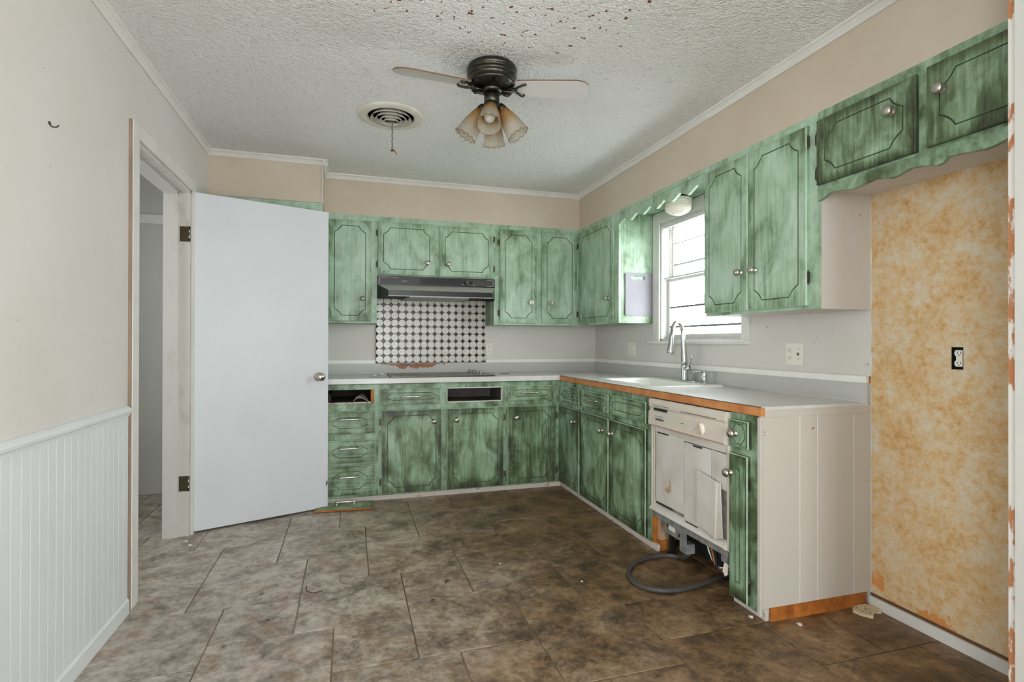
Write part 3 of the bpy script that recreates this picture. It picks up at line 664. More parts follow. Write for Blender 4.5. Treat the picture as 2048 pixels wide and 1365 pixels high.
MB().box(x0-0.01, x0, 0.02, 0.40, z0-0.01, z1+0.01).box(x1, x1+0.01, 0.02, 0.40, z0-0.01, z1+0.01).box(x0, x1, 0.02, 0.40, z0-0.012, z0).box(x0, x1, 0.02, 0.40, z1, z1+0.008).box(x0, x1, 0.39, 0.40, z0, z1).build('slot_box', 'interior_grey', bm_, local=True)
toe_board(bm_, 0.0, 0.983)
bd = cabinet('base_cabinet', 'dark green corner base cabinet at the right of the cooktop', (2.120, FY, TK), 0, FX-2.120, HB, 0.56, 'green_lo_fr', [(0.04, 0.38, z(0.72), z(0.82)), (0.04, 0.38, 0.03, z(0.65))],
        [dict(n='drawer_front', r=(0.018, 0.408, z(0.716), z(0.833)), m=LH, g='drawer', pull=(0.195, z(0.778))),
         dict(n='door', r=(0.018, 0.428, z(0.045), z(0.671)), m=['green_dk', 'groove', 'worn_edge'], knob=(0.088, z(0.580)), hinge=((0.432, 0.10), (0.432, 0.55)))], shell='green_lo')
toe_board(bd, 0.0, FX-2.120+0.006)
# ---- base cabinets, right wall
b1 = cabinet('base_cabinet', 'narrow green base cabinet in the inner corner left of the sink', (FX, FY-0.001, TK), -PI/2, 0.425, HB, 0.56, 'green_lo_fr', [(0.04, 0.39, z(0.72), z(0.82)), (0.04, 0.39, 0.03, z(0.65))],
        [dict(n='drawer_front', r=(0.03, 0.410, z(0.700), z(0.836)), m=LH, g='drawer', pull=(0.20, z(0.77))),
         dict(n='door', r=(0.008, 0.410, z(0.044), z(0.671)), m=['green_dk', 'groove', 'worn_edge'], knob=(0.330, z(0.575)))], shell='green_lo')
toe_board(b1, 0.0, 0.425)
b2 = cabinet('base_cabinet', 'green two-door sink base cabinet left of the dishwasher', (FX, FY-0.426, TK), -PI/2, 0.974, HB, 0.56, 'green_lo_fr', [(0.04, 0.44, z(0.72), z(0.82)), (0.50, 0.90, z(0.72), z(0.82)), (0.04, 0.44, 0.03, z(0.65)), (0.50, 0.90, 0.03, z(0.65))],
        [dict(n='drawer_front', r=(0.012, 0.462, z(0.708), z(0.833)), m=LH, g='drawer', pull=(0.24, z(0.772))),
         dict(n='drawer_front', r=(0.480, 0.938, z(0.710), z(0.836)), m=LH, g='drawer'),
         dict(n='door', r=(0.010, 0.462, z(0.043), z(0.674)), m=LO, knob=(0.375, z(0.583))),
         dict(n='door', r=(0.480, 0.934, z(0.043), z(0.674)), m=LO, knob=(0.522, z(0.585)), hinge=((0.938, 0.10), (0.938, 0.55)))], shell='green_lo')
toe_board(b2, 0.0, 1.03, 0.004)
MB().box(0.974, 0.990, 0.006, 0.45, -0.0, 0.20).build('bare_side_edge', 'wood_orange', b2, local=True)
MB().box(0.990, 1.020, 0.03, 0.20, 0.02, 0.20).build('filler_board', 'raw_board', b2, local=True)
MB().box(0.975, 1.035, 0.021, 0.10, -TK, 0.02).build('toe_block', 'wood_orange', b2, local=True)
yN = -2.652
b3 = cabinet('base_cabinet', 'very narrow green base cabinet with white plank end panel', (FX, yN, TK-0.004), -PI/2, 0.182, HB+0.004, 0.56, 'green_lo_fr', [(0.04, 0.12, z(0.74), z(0.82)), (0.04, 0.12, 0.05, z(0.65))],
        [dict(n='drawer_front', r=(0.012, 0.132, z(0.722), z(0.842)), m=LO, g='drawer', i=0.02, knob=(0.052, z(0.782))),
         dict(n='door', r=(0.010, 0.126, z(0.048), z(0.690)), m=LO, g='slot', knob=(0.020, z(0.600)), hinge=((0.130, 0.09), (0.130, 0.54)))], shell='end_white')
yE = -2.852
ep = thing('end_panel', 'chipped white plank panel closing the end of the base cabinets', 'panel', (2.9, yE, 0))
bx = [2.588, 2.788, 2.884, 3.088, 3.184]
for i in range(4):
    b = MB(); a, c = bx[i], bx[i+1]; e = 0.003
    b.prism([(a, yE+0.016), (a, yE+e), (a+e, yE), (c-e, yE), (c, yE+e), (c, yE+0.016)], 'z', 0.062, 0.872); b.build('plank', 'end_white', ep)
MB().box(2.602, 3.184, yE-0.003, yE+0.014, 0.866, 0.905).build('top_strip', 'end_white', ep, 0.002)
MB().box(2.580, 2.592, yE-0.004, yE+0.016, 0.034, 0.866).build('corner_strip', 'end_white', ep, 0.002)
for a, c in ((2.64, 2.762), (2.763, 2.852), (2.853, 3.045), (3.046, 3.166)):
    MB().box(a, c, yE+0.002, yE+0.014, 0, 0.060).build('toe_strip', 'wood_orange', ep, 0.0015)
MB().box(-0.01, 0.184, 0.026, 0.044, -0.032, 0.012).build('toe_kick', 'toe', b3, local=True)

# ================================================================== COUNTER, SINK, COOKTOP
ZC = 0.912; CD = 0.605; CFX = W-CD; SX0, SX1, SY0, SY1 = 2.675, 3.045, -1.90, -1.20
ct = thing('countertop', 'white laminate countertop running round the corner', 'countertop', (W, 0, 0.872))
b = MB().box(0.742, CFX, -CD, -0.021, 0.872, ZC); b.build('back_run', 'laminate', ct, 0.003)
b = MB(); x0, x1 = CFX+0.004, W-0.021
b.box(x0, x1, SY1, -0.021, 0.9, ZC).box(x0, SX0, SY0, SY1, 0.9, ZC).box(SX1, x1, SY0, SY1, 0.9, ZC).box(x0, x1, yE-0.004, SY0, 0.9, ZC)
b.build('right_run', 'laminate', ct)
MB().box(CFX-0.002, CFX+0.020, yE-0.006, -CD, 0.872, ZC-0.003).build('bare_wood_edge', 'edge_wood', ct, 0.001)
MB().box(CFX-0.003, CFX+0.004, yE-0.004, -CD, ZC-0.0025, ZC).build('laminate_edge', 'groove', ct)
sp = thing('backsplash', 'grey backsplash strip with white cap along the counter', 'backsplash', (W, 0, ZC))
MB().box(0.742, W, -0.020, 0, ZC, 1.000).build('back_strip', 'splash', sp)
MB().box(W-0.020, W, yE, -0.020, ZC, 1.000).build('right_strip', 'splash', sp)
MB().box(0.742, 1.140, -0.026, 0, 1.000, 1.030).build('cap_trim', 'splash_trim', sp, 0.002)
MB().box(2.100, W, -0.026, 0, 1.000, 1.030).build('cap_trim', 'splash_trim', sp, 0.002)
MB().box(W-0.026, W, yE, -0.026, 1.000, 1.031).build('cap_trim', 'splash_trim', sp, 0.002)
MB().box(W-0.010, W, yE-0.0015, yE, 1.000, 1.031).build('bare_cap_end', 'wood_orange', sp)
MB().tube([(W-0.022, -2.0, ZC+0.002), (W-0.023, -2.3, ZC+0.002), (W-0.021, -2.6, ZC+0.002), (W-0.022, -2.84, ZC+0.002)], 0.003, 6).build('caulk_bead', 'white', sp)
# octagon and dot tile panel
tp = thing('tile_panel', 'white octagon and black dot tiles behind the cooktop', 'tile panel', (1.62, -0.006, 1.004))
MB().box(1.141, 2.098, -0.010, -0.001, 1.004, 1.575).build('grout_bed', 'grout', tp)
P_ = 0.0624; hs = P_/2-0.0014; cc = 0.0178
octo = [(-hs, -hs+cc), (-hs+cc, -hs), (hs-cc, -hs), (hs, -hs+cc), (hs, hs-cc), (hs-cc, hs), (-hs+cc, hs), (-hs, hs-cc)]
q = cc-0.0018; dia = [(0, -q), (q, 0), (0, q), (-q, 0)]
def clip(poly, lo, hi):
    def half(pp, f, ins):
        out = []
        for i in range(len(pp)):
            a, c = pp[i-1], pp[i]
            if ins(a) != ins(c):
                t = (f-a[0])/(c[0]-a[0]); out.append((f, a[1]+t*(c[1]-a[1])))
            if ins(c): out.append(c)
        return out
    pp = half(poly, lo, lambda p: p[0] >= lo-1e-9); return half(pp, hi, lambda p: p[0] <= hi+1e-9) if pp else pp
cache = {}
def place_tile(nm, poly, cx, cz, mat, th):
    lo, hi = 1.1415-cx, 2.0975-cx; p = clip(poly, lo, hi)
    if len(p) < 3: return
    if max(a[0] for a in p)-min(a[0] for a in p) < 0.004: return
    k = (nm, tuple((round(a, 4), round(c, 4)) for a, c in p))
    if k not in cache:
        e = 0.0012; n = len(p); mx = sum(a for a, _ in p)/n; mz = sum(c for _, c in p)/n
        inn = [(mx+(a-mx)*(1-e/0.03*1.2), mz+(c-mz)*(1-e/0.03*1.2)) for a, c in p]
        vs = [(a, 0, c) for a, c in p]+[(a, -th+e, c) for a, c in p]+[(a, -th, c) for a, c in inn]
        fs = [(i, (i+1) % n, n+(i+1) % n, n+i) for i in range(n)]+[(n+i, n+(i+1) % n, 2*n+(i+1) % n, 2*n+i) for i in range(n)]+[tuple(range(2*n, 3*n))]
        cache[k] = MB().add(vs, fs).data(nm, mat)
    inst(nm, cache[k], tp, Vector((cx, -0.010, cz))-ORG[tp.name])
for i in range(16):
    for j in range(9):
        place_tile('tile', octo, 1.1735+i*P_, 1.036+j*P_, 'tile_white', 0.0035)
        if i < 16: place_tile('dot_tile', dia, 1.1735+(i+0.5)*P_, 1.036+(j+0.5)*P_, 'tile_black', 0.003)
for i in range(16): place_tile('dot_tile', [(0, 0), (q, 0), (0, q), (-q, 0)], 1.1735+(i+0.5)*P_, 1.0055, 'tile_black', 0.003)
MB().box(1.24, 1.68, -0.0225, -0.010, 0.9995, 1.004).build('metal_strip', 'steel', tp)
# cooktop
ck = thing('cooktop', 'flat grey glass cooktop with silver knobs set in the counter', 'cooktop', (1.62, -0.33, ZC))
MB().box(1.235, 2.035, -0.56, -0.075, ZC+0.0005, ZC+0.007).build('glass_top', 'black_gloss', ck, 0.002)
MB().box(1.228, 1.236, -0.567, -0.068, ZC+0.0005, ZC+0.009).box(2.034, 2.042, -0.567, -0.068, ZC+0.0005, ZC+0.009).box(1.236, 2.034, -0.567, -0.560, ZC+0.0005, ZC+0.009).box(1.236, 2.034, -0.075, -0.068, ZC+0.0005, ZC+0.009).build('trim_frame', 'pewter', ck)
for cx, cy, r in ((1.40, -0.42, 0.09), (1.40, -0.20, 0.07), (1.72, -0.42, 0.07), (1.72, -0.20, 0.09)):
    MB().lathe([(r, 0.0072), (r, 0.0076), (r-0.004, 0.0076), (r-0.004, 0.0072)], 32, Matrix.Translation((cx, cy, ZC)), cap=False).build('burner_ring', 'print_grey', ck)
for cx, cy in ((1.93, -0.13), (1.945, -0.22), (1.95, -0.31), (1.96, -0.40)):
    MB().lathe([(0.022, 0.007), (0.022, 0.010), (0.018, 0.012), (0.017, 0.030), (0.014, 0.034), (0, 0.035)], 16, Matrix.Translation((cx, cy, ZC))).box(cx-0.003, cx+0.003, cy-0.017, cy+0.017, ZC+0.03, ZC+0.040).build('knob', 'chrome', ck)
b = MB().tube([(1.155, -0.30, ZC+0.006), (1.165, -0.30, ZC+0.014), (1.185, -0.30, ZC+0.016), (1.205, -0.30, ZC+0.012), (1.215, -0.31, ZC+0.006)], 0.004, 8).lathe([(0.008, 0), (0.008, 0.012), (0, 0.014)], 10, Matrix.Translation((1.09, -0.30, ZC)))
b.tube([(1.04, -0.33, ZC+0.003), (1.09, -0.30, ZC+0.005), (1.155, -0.30, ZC+0.006)], 0.0028, 6)
tag(b.build('metal_clip', 'chrome'), 'small bent metal clip lying on the counter left of the cooktop', 'clip')
tag(MB().prism([(2.155, -0.300), (2.24, -0.290), (2.25, -0.275), (2.16, -0.285)], 'z', ZC, ZC+0.004).build('metal_sliver', 'slot'), 'thin dark metal sliver lying on the counter right of the cooktop', 'scrap')
# sink
sk = thing('sink', 'white enamel drop-in kitchen sink under the window', 'sink', (2.88, -1.55, ZC))
b = MB(); ox0, ox1, oy0_, oy1_ = 2.640, 3.140, -1.945, -1.150; zr = ZC+0.013
def rrect(x0, x1, y0, y1, r, n=5):
    out = []
    for cx, cy, a0 in ((x1-r, y1-r, 0), (x0+r, y1-r, 90), (x0+r, y0+r, 180), (x1-r, y0+r, 270)):
        for k in range(n+1): a = math.radians(a0+90*k/n); out.append((cx+r*math.cos(a), cy+r*math.sin(a)))
    return out
L = [[(p[0], p[1], zz_) for p in rrect(*rc)] for rc, zz_ in (((ox0, ox1, oy0_, oy1_, 0.05), ZC), ((ox0+0.004, ox1-0.004, oy0_+0.004, oy1_-0.004, 0.048), zr-0.003), ((ox0+0.012, ox1-0.012, oy0_+0.012, oy1_-0.012, 0.045), zr), ((SX0+0.006, SX1-0.006, SY0+0.006, SY1-0.006, 0.05), zr-0.002), ((SX0+0.014, SX1-0.014, SY0+0.014, SY1-0.014, 0.045), zr-0.014), ((SX0+0.03, SX1-0.03, SY0+0.03, SY1-0.03, 0.04), ZC-0.18))]
vs = [v for l in L for v in l]; n = len(L[0]); fs = [(i*n+k, i*n+(k+1) % n, (i+1)*n+(k+1) % n, (i+1)*n+k) for i in range(len(L)-1) for k in range(n)]+[tuple(range(5*n, 6*n))]
b.add(vs, fs, 0, True); b.build('basin', 'porcelain', sk)
MB().lathe([(0.04, 0), (0.04, 0.004), (0.03, 0.005), (0.028, 0.002), (0, 0.002)], 20, Matrix.Translation((2.86, -1.55, ZC-0.180))).build('drain', 'chrome', sk)
# faucet
fx, fy = 3.085, -1.585; zd = zr
fa = thing('faucet', 'chrome pull-down kitchen faucet with side lever behind the sink', 'faucet', (fx, fy, zd))
MB().prism(rrect(fx-0.028, fx+0.028, fy-0.125, fy+0.125, 0.027), 'z', zd, zd+0.007).build('deck_plate', 'chrome', fa, 0.002)
MB().lathe([(0.026, 0.007), (0.025, 0.012), (0.0225, 0.02), (0.022, 0.10), (0.019, 0.112), (0.016, 0.118)], 20, Matrix.Translation((fx, fy, zd))).build('body', 'chrome', fa)
hx, hy = 2.972, -1.612
pa = []; rr = []
for k in range(22):
    t = k/21
    if t < 0.42: u = t/0.42; p = (fx-0.012*u, fy-0.002*u, zd+0.11+u*0.20); r = 0.022-0.0075*u
    else:
        u = (t-0.42)/0.58; a = u*PI*0.93; mx, my = (fx+hx)/2, (fy+hy)/2; R_ = 0.5
        mx -= 0.006; p = (mx+(fx-0.012-hx)*0.5*math.cos(a), my+(fy-hy)*0.5*math.cos(a), zd+0.31+math.sin(a)*0.085); r = 0.0138
    pa.append(p); rr.append(r)
MB().tube(pa, rr, 14).build('gooseneck', 'chrome', fa)
e = Vector(pa[-1]); d = Vector((-0.09, 0.0, -1)).normalized()
MB().lathe([(0.0135, -0.02), (0.015, 0.03), (0.019, 0.08), (0.024, 0.130), (0.024, 0.144), (0.018, 0.148), (0, 0.146)], 18, Tm(e, d)).build('spray_head', 'chrome', fa)
MB().lathe([(0.017, 0), (0.018, 0.03), (0.014, 0.04), (0, 0.042)], 14, Tm((fx, fy-0.015, zd+0.085), (0, -1, 0.12))).tube([(fx, fy-0.050, zd+0.092), (fx-0.002, fy-0.066, zd+0.12), (fx-0.004, fy-0.078, zd+0.155), (fx-0.004, fy-0.092, zd+0.168)], [0.006, 0.0055, 0.0065, 0.0075], 10).build('lever', 'chrome', fa)
sd = thing('soap_dispenser', 'short chrome soap dispenser beside the faucet', 'dispenser', (3.09, -1.79, zd))
MB().lathe([(0.024, 0), (0.024, 0.004), (0.017, 0.008), (0.017, 0.035), (0.019, 0.045), (0.019, 0.075), (0.015, 0.079), (0, 0.079)], 18, Matrix.Translation((3.09, -1.79, zd))).build('pump_body', 'chrome', sd)
MB().tube([(3.09, -1.79, zd+0.068), (3.075, -1.755, zd+0.074), (3.06, -1.72, zd+0.070), (3.05, -1.700, zd+0.060)], [0.006, 0.0055, 0.005, 0.005], 10).build('spout', 'chrome', sd)

# ================================================================== RANGE HOOD
hd = thing('range_hood', 'black range hood with painted grey sheen under the short cabinet', 'range hood', (1.62, -U, 1.53))
x0, x1 = 1.139, 2.098
MB().box(x0, x1, -0.335, 0, 1.640, 1.7125).build('fascia', 'black', hd, 0.002)
f0, f1 = 1.212, 2.035; yf = -0.505
vs = [(x0, -0.336, 1.640), (x1, -0.336, 1.640), (f1, yf, 1.583), (f0, yf, 1.583), (f0, yf, 1.540), (f1, yf, 1.540), (x0, -0.336, 1.532), (x1, -0.336, 1.532), (x0, -0.013, 1.640), (x1, -0.013, 1.640), (x0, -0.013, 1.532), (x1, -0.013, 1.532), (x0, -0.336, 1.640), (x1, -0.336, 1.640)]
b = MB(); b.add(vs, [(0, 1, 2, 3)], 1); b.add(vs, [(3, 2, 5, 4)], 0); b.add(vs, [(0, 3, 4, 6), (1, 7, 5, 2), (0, 6, 10, 8), (1, 9, 11, 7), (8, 10, 11, 9), (0, 8, 9, 1)], 0)
b.build('canopy', ['black', 'hood_sheen_grey'], hd)
MB().box(f0, f1, yf-0.003, yf, 1.536, 1.541).build('front_lip', 'hood_sheen_grey', hd)
b = MB(); b.add([(f0+0.004, yf+0.004, 1.552), (f1-0.004, yf+0.004, 1.552), (x1-0.004, -0.32, 1.552), (x1-0.004, -0.016, 1.552), (x0+0.004, -0.016, 1.552), (x0+0.004, -0.32, 1.552)], [(0, 1, 2, 3, 4, 5)]); b.build('underside', 'black_matte', hd)
MB().prism([(1.38, -0.43), (1.86, -0.43), (1.90, -0.08), (1.34, -0.08)], 'z', 1.534, 1.5515).build('tile_reflection_panel', 'steel', hd, 0.002)  # steel trapezoid put in for the tiles reflected in the underside
b = MB()
for k in range(3):
    pass
fz0, fz1 = 1.651, 1.702; yy = -0.3355
MB().box(1.152, 1.330, yy-0.0012, yy, fz0, fz1).box(1.332, 1.448, yy-0.0012, yy, fz0, fz1).box(1.86, 2.085, yy-0.0012, yy, fz0, fz1).build('name_panel', 'hood_panel', hd)
MB().box(1.152, 1.1545, yy-0.002, yy, fz0, fz1).box(1.152, 1.30, yy-0.002, yy, fz1-0.0025, fz1).build('silver_outline', 'print_white', hd)
MB().box(2.0825, 2.085, yy-0.002, yy, fz0, fz1).box(2.03, 2.085, yy-0.002, yy, fz1-0.0025, fz1).box(2.03, 2.085, yy-0.002, yy, fz0, fz0+0.0025).build('silver_outline', 'print_white', hd)
b = MB()
for k in range(9): b.box(1.475, 1.785, yy-0.002, yy, fz0+0.003+k*0.0053, fz0+0.0055+k*0.0053)
b.build('louvre', 'black_matte', hd)
for kx_ in (1.843, 1.893): MB().lathe([(0.012, 0), (0.011, 0.014), (0, 0.015)], 16, Tm((kx_, yy, 1.678), (0, -1, 0))).build('control_knob', 'black', hd)
for kx_, kz_ in ((1.826, 1.660), (1.858, 1.682), (1.918, 1.658)): MB().box(kx_-0.003, kx_+0.003, yy-0.0022, yy, kz_-0.003, kz_+0.003).build('mark', 'print_white', hd)
def lettering(text, size, name, mat, parent, loc, rot):
    cu = bpy.data.curves.new(name, 'FONT'); cu.body = text; cu.size = size; cu.extrude = 0.0004; cu.align_x = 'CENTER'
    tmp = bpy.data.objects.new(name, cu); COL.objects.link(tmp); bpy.context.view_layer.update()
    me = bpy.data.meshes.new_from_object(tmp.evaluated_get(bpy.context.evaluated_depsgraph_get()))
    bpy.data.objects.remove(tmp); me.materials.clear(); me.materials.append(M[mat]); me.name = name
    return inst(name, me, parent, loc, rot)
lettering('broan', 0.018, 'lettering', 'print_white', hd, Vector((1.352, yy-0.0012, 1.668))-ORG[hd.name], (PI/2, 0, 0))

# ================================================================== DISHWASHER
dwY0, dwY1 = -1.988, -2.648
dw = thing('dishwasher', 'broken almond dishwasher with stripped door and exposed wiring', 'dishwasher', (2.9, -2.318, 0))
MB().box(2.66, 3.14, dwY1+0.01, dwY0-0.03, 0.26, 0.862).build('tub', 'interior', dw)
b = MB(); pr = [(2.640, 0.865), (2.580, 0.865), (2.574, 0.858), (2.571, 0.845), (2.571, 0.822), (2.580, 0.812), (2.580, 0.800), (2.570, 0.792), (2.566, 0.722), (2.570, 0.714), (2.640, 0.714)]
b.prism(pr, 'y', dwY1+0.002, dwY0-0.002); cp = b.build('control_panel', 'almond', dw, 0.002)
MB().box(2.572, 2.581, -2.165, -2.04, 0.803, 0.815).build('vent_slot', 'black_matte', cp)
MB().box(2.5705, 2.572, -2.58, -2.30, 0.8235, 0.8265).build('slit', 'slot', cp); MB().box(2.5705, 2.572, -2.19, -2.03, 0.8285, 0.831).build('slit', 'slot', cp)
MB().box(2.5665, 2.5685, -2.135, -2.06, 0.772, 0.774).build('scale_mark', 'print_grey', cp)
for k in range(6): MB().box(2.5655, 2.5675, -2.068-k*0.011, -2.076-k*0.011, 0.750, 0.762).build('button', 'print_grey', cp)
MB().lathe([(0.005, 0), (0.004, 0.003), (0, 0.003)], 10, Tm((2.5670, -2.143, 0.756), (-1, 0, 0))).build('indicator', 'slot', cp)
MB().box(2.5655, 2.5675, -2.330, -2.308, 0.764, 0.768).build('maker_mark', 'print_grey', cp)
for k in range(5): MB().box(2.5655, 2.5672, -2.40-k*0.012, -2.408-k*0.012, 0.735+0.010*(k % 3), 0.737+0.010*(k % 3)).build('print_line', 'print_grey', cp)
MB().lathe([(0.030, 0), (0.030, 0.004), (0.024, 0.007), (0.022, 0.009), (0, 0.009)], 28, Tm((2.567, -2.475, 0.763), (-1, 0, 0))).build('dial', 'plate', cp)
b = MB().add([Matrix.Translation((2.556, -2.475, 0.763)) @ Matrix.Rotation(math.radians(-28), 4, 'X') @ Vector(v) for v in [(0, -0.006, -0.022), (0, 0.006, -0.022), (0, 0.006, 0.022), (0, -0.006, 0.022), (0.004, -0.006, -0.022), (0.004, 0.006, -0.022), (0.004, 0.006, 0.022), (0.004, -0.006, 0.022)]], [(0, 1, 2, 3), (4, 5, 6, 7), (0, 1, 5, 4), (1, 2, 6, 5), (2, 3, 7, 6), (3, 0, 4, 7)])
b.build('pointer', 'yellowed', cp)
# stripped door: frame channels, two sheets, loose flap
MB().box(2.588, 2.66, -2.000, dwY0, 0.245, 0.713).box(2.592, 2.66, -2.018, -2.006, 0.245, 0.713).build('side_channel', 'almond', dw, 0.002)
MB().box(2.588, 2.66, dwY1, dwY1+0.014, 0.225, 0.713).build('side_channel', 'almond', dw, 0.002)
MB().box(2.600, 2.66, dwY1+0.014, -2.006, 0.245, 0.713).build('door_core', 'core_grey', dw)
MB().box(2.592, 2.600, -2.634, -2.028, 0.672, 0.713).build('top_rail', 'dw_white', dw, 0.002)
b = MB()
def sheet(y0, y1, z0, z1, x, amp, n=8, th=0.003):
    m = MB(); vs = []; fs = []
    for i in range(n+1):
        for j in range(n+1):
            y = y0+(y1-y0)*i/n; zz_ = z0+(z1-z0)*j/n
            vs.append((x-amp*math.sin(PI*i/n)*math.sin(PI*j/n), y, zz_))
    k = (n+1)*(n+1); vs += [(a+th, c, e_) for a, c, e_ in vs]
    for i in range(n):
        for j in range(n):
            q_ = (i*(n+1)+j, (i+1)*(n+1)+j, (i+1)*(n+1)+j+1, i*(n+1)+j+1); fs += [q_, tuple(v+k for v in q_[::-1])]
    for i in range(n):
        fs += [(i*(n+1), (i+1)*(n+1), (i+1)*(n+1)+k, i*(n+1)+k), (i*(n+1)+n, i*(n+1)+n+k, (i+1)*(n+1)+n+k, (i+1)*(n+1)+n), (i, i+k, i+1+k, i+1), (n*(n+1)+i, n*(n+1)+i+1, n*(n+1)+i+1+k, n*(n+1)+i+k)]
    return m.add(vs, fs, 0, False)
sheet(-2.040, -2.300, 0.292, 0.684, 2.588, 0.004).build('door_sheet', 'dw_white', dw)
sheet(-2.304, -2.520, 0.270, 0.668, 2.589, 0.003).build('door_sheet', 'dw_white', dw)
sheet(-2.560, -2.632, 0.50, 0.668, 2.590, 0.002, 4).build('door_sheet', 'dw_white', dw)
MB().box(2.594, 2.599, -2.52, -2.56, 0.46, 0.668).build('broken_core', 'dw_white', dw)
MB().add([(2.5828, -2.150+y_, 0.40+z_) for y_, z_ in ((0.02, -0.025), (-0.02, -0.035), (-0.045, -0.015), (-0.042, 0.03), (-0.025, 0.05), (-0.035, 0.01), (-0.01, -0.005))], [tuple(range(7))]).build('peeled_patch', 'raw_board', dw)
MB().box(2.5655, 2.5665, -2.64, -2.00, 0.7165, 0.7185).build('rust_line', 'rust', cp)
b = MB(); b.prism([(-2.440, 0.300), (-2.575, 0.262), (-2.585, 0.532), (-2.440, 0.556)], 'x', 2.568, 2.574); b.prism([(-2.575, 0.262), (-2.620, 0.280), (-2.605, 0.53), (-2.585, 0.532)], 'x', 2.574, 2.579); b.build('loose_flap', 'dw_white', dw)
for y0, y1, zz_ in ((-2.06, -2.165, 0.680), (-2.385, -2.455, 0.664), (-2.05, -2.20, 0.286), (-2.32, -2.42, 0.262)): MB().box(2.5845, 2.5875, y0, y1, zz_-0.004, zz_+0.003).build('gap', 'slot', dw)
b = MB(); b.prism([(2.560, 0.245), (2.600, 0.270), (2.655, 0.270), (2.655, 0.232), (2.575, 0.232)], 'y', dwY1+0.002, -2.006); b.build('bottom_rail', 'dw_white', dw, 0.002)
MB().box(2.585, 2.66, dwY1+0.002, -2.01, 0.200, 0.2315).build('bottom_channel', 'steel', dw, 0.002)
b = MB().box(2.605, 2.609, -2.30, -2.10, 0.135, 0.200).box(2.604, 2.605, -2.20, -2.14, 0.160, 0.185, 1); b.box(2.604, 2.6055, -2.245, -2.232, 0.150, 0.170, 2).box(2.604, 2.6055, -2.135, -2.122, 0.170, 0.188, 2); b.build('bracket', ['steel', 'plate', 'slot'], dw)
MB().box(2.640, 2.665, -2.110, -2.085, 0.0, 0.200).box(2.635, 2.672, -2.118, -2.078, 0.0, 0.012).build('leg', 'black_matte', dw)
MB().box(2.640, 2.665, -2.62, -2.60, 0.0, 0.200).build('leg', 'black_matte', dw)
MB().box(2.70, 2.95, -2.46, -2.16, 0.06, 0.200).build('pump_box', 'black_matte', dw)
b = MB().lathe([(0.016, 0), (0.016, 0.03), (0.022, 0.032), (0.022, 0.045), (0.012, 0.05), (0.012, 0.07)], 12, Tm((2.70, -2.27, 0.150), (0.1, -1, 0))); b.build('valve', 'copper', dw)
MB().box(2.60, 2.65, -2.31, -2.25, 0.085, 0.135).build('valve_body', 'steel', dw)
for k, (m, o_) in enumerate((('black_matte', 0.0), ('wire_orange', 0.010), ('black_matte', 0.018), ('plate', -0.008), ('black_matte', 0.026))):
    yy_ = -2.47-o_; MB().tube([(2.63, yy_+0.03, 0.205), (2.625+o_*0.4, yy_, 0.160), (2.628, yy_-0.02, 0.115-o_*0.8), (2.640, yy_-0.055, 0.092-o_*0.6), (2.655, yy_-0.10, 0.110), (2.66, yy_-0.12, 0.16)], 0.0042, 8).build('wire', m, dw)
MB().box(2.585, 2.61, -2.645, -2.600, 0.170, 0.200).build('corner_bracket', 'steel', dw)
MB().prism([(-2.640, 0.165), (-2.618, 0.175), (-2.606, 0.125), (-2.622, 0.105), (-2.640, 0.120)], 'x', 2.588, 2.592).build('torn_insulation', 'plate', dw)
# drain hose on the floor
def smooth_path(pts, n=8):
    out = []; P4 = [Vector(p) for p in pts]; P4 = [2*P4[0]-P4[1]]+P4+[2*P4[-1]-P4[-2]]
    for i in range(1, len(P4)-2):
        for k in range(n):
            t = k/n; a, b_, c_, d_ = P4[i-1:i+3]
            out.append(0.5*((2*b_)+(c_-a)*t+(2*a-5*b_+4*c_-d_)*t*t+(3*b_-a-3*c_+d_)*t**3))
    out.append(P4[-2]); return out
hp = [(2.62, -2.30, 0.086), (2.63, -2.245, 0.045), (2.65, -2.175, 0.016), (2.60, -2.130, 0.013), (2.499, -2.126, 0.013), (2.390, -2.165, 0.013), (2.305, -2.245, 0.013), (2.264, -2.340, 0.013), (2.272, -2.425, 0.013), (2.335, -2.485, 0.013), (2.420, -2.505, 0.013), (2.520, -2.492, 0.013), (2.64, -2.462, 0.013), (2.757, -2.43, 0.013), (2.90, -2.40, 0.013)]
tag(MB().tube(smooth_path(hp), 0.0125, 12).build('drain_hose', 'rubber'), 'grey rubber hose looping on the floor from under the dishwasher', 'hose')

# ================================================================== CEILING FAN AND VENT
cx, cy = 1.576, -2.235
fn = thing('ceiling_fan', 'dark bronze ceiling fan with two white blades and glass shades', 'ceiling fan', (cx, cy, H))
T0 = Matrix.Translation((cx, cy, 0))
MB().lathe([(0.100, H), (0.112, H-0.003), (0.118, H-0.012), (0.119, H-0.026), (0.115, H-0.030), (0.112, H-0.033), (0.112, H-0.038), (0.117, H-0.043), (0.118, H-0.050), (0.114, H-0.055), (0.108, H-0.058), (0.107, H-0.078), (0.111, H-0.081), (0.111, H-0.086), (0.103, H-0.092), (0.082, H-0.103), (0.060, H-0.108), (0.0, H-0.110)], 40, T0).build('motor_housing', 'pewter', fn)
b = MB()
for k in range(40):
    a = 2*PI*k/40
    for j in range(3):
        aa = a+(j % 2)*PI/40; r = 0.1078; zz_ = H-0.062-j*0.007
        b.add([(cx+r*math.cos(aa+da), cy+r*math.sin(aa+da), zz_+dz) for da, dz in ((-0.022, 0), (0, -0.0028), (0.022, 0), (0, 0.0028))], [(0, 1, 2, 3)])
b.build('perforated_band', 'black_matte', fn)
b = MB()
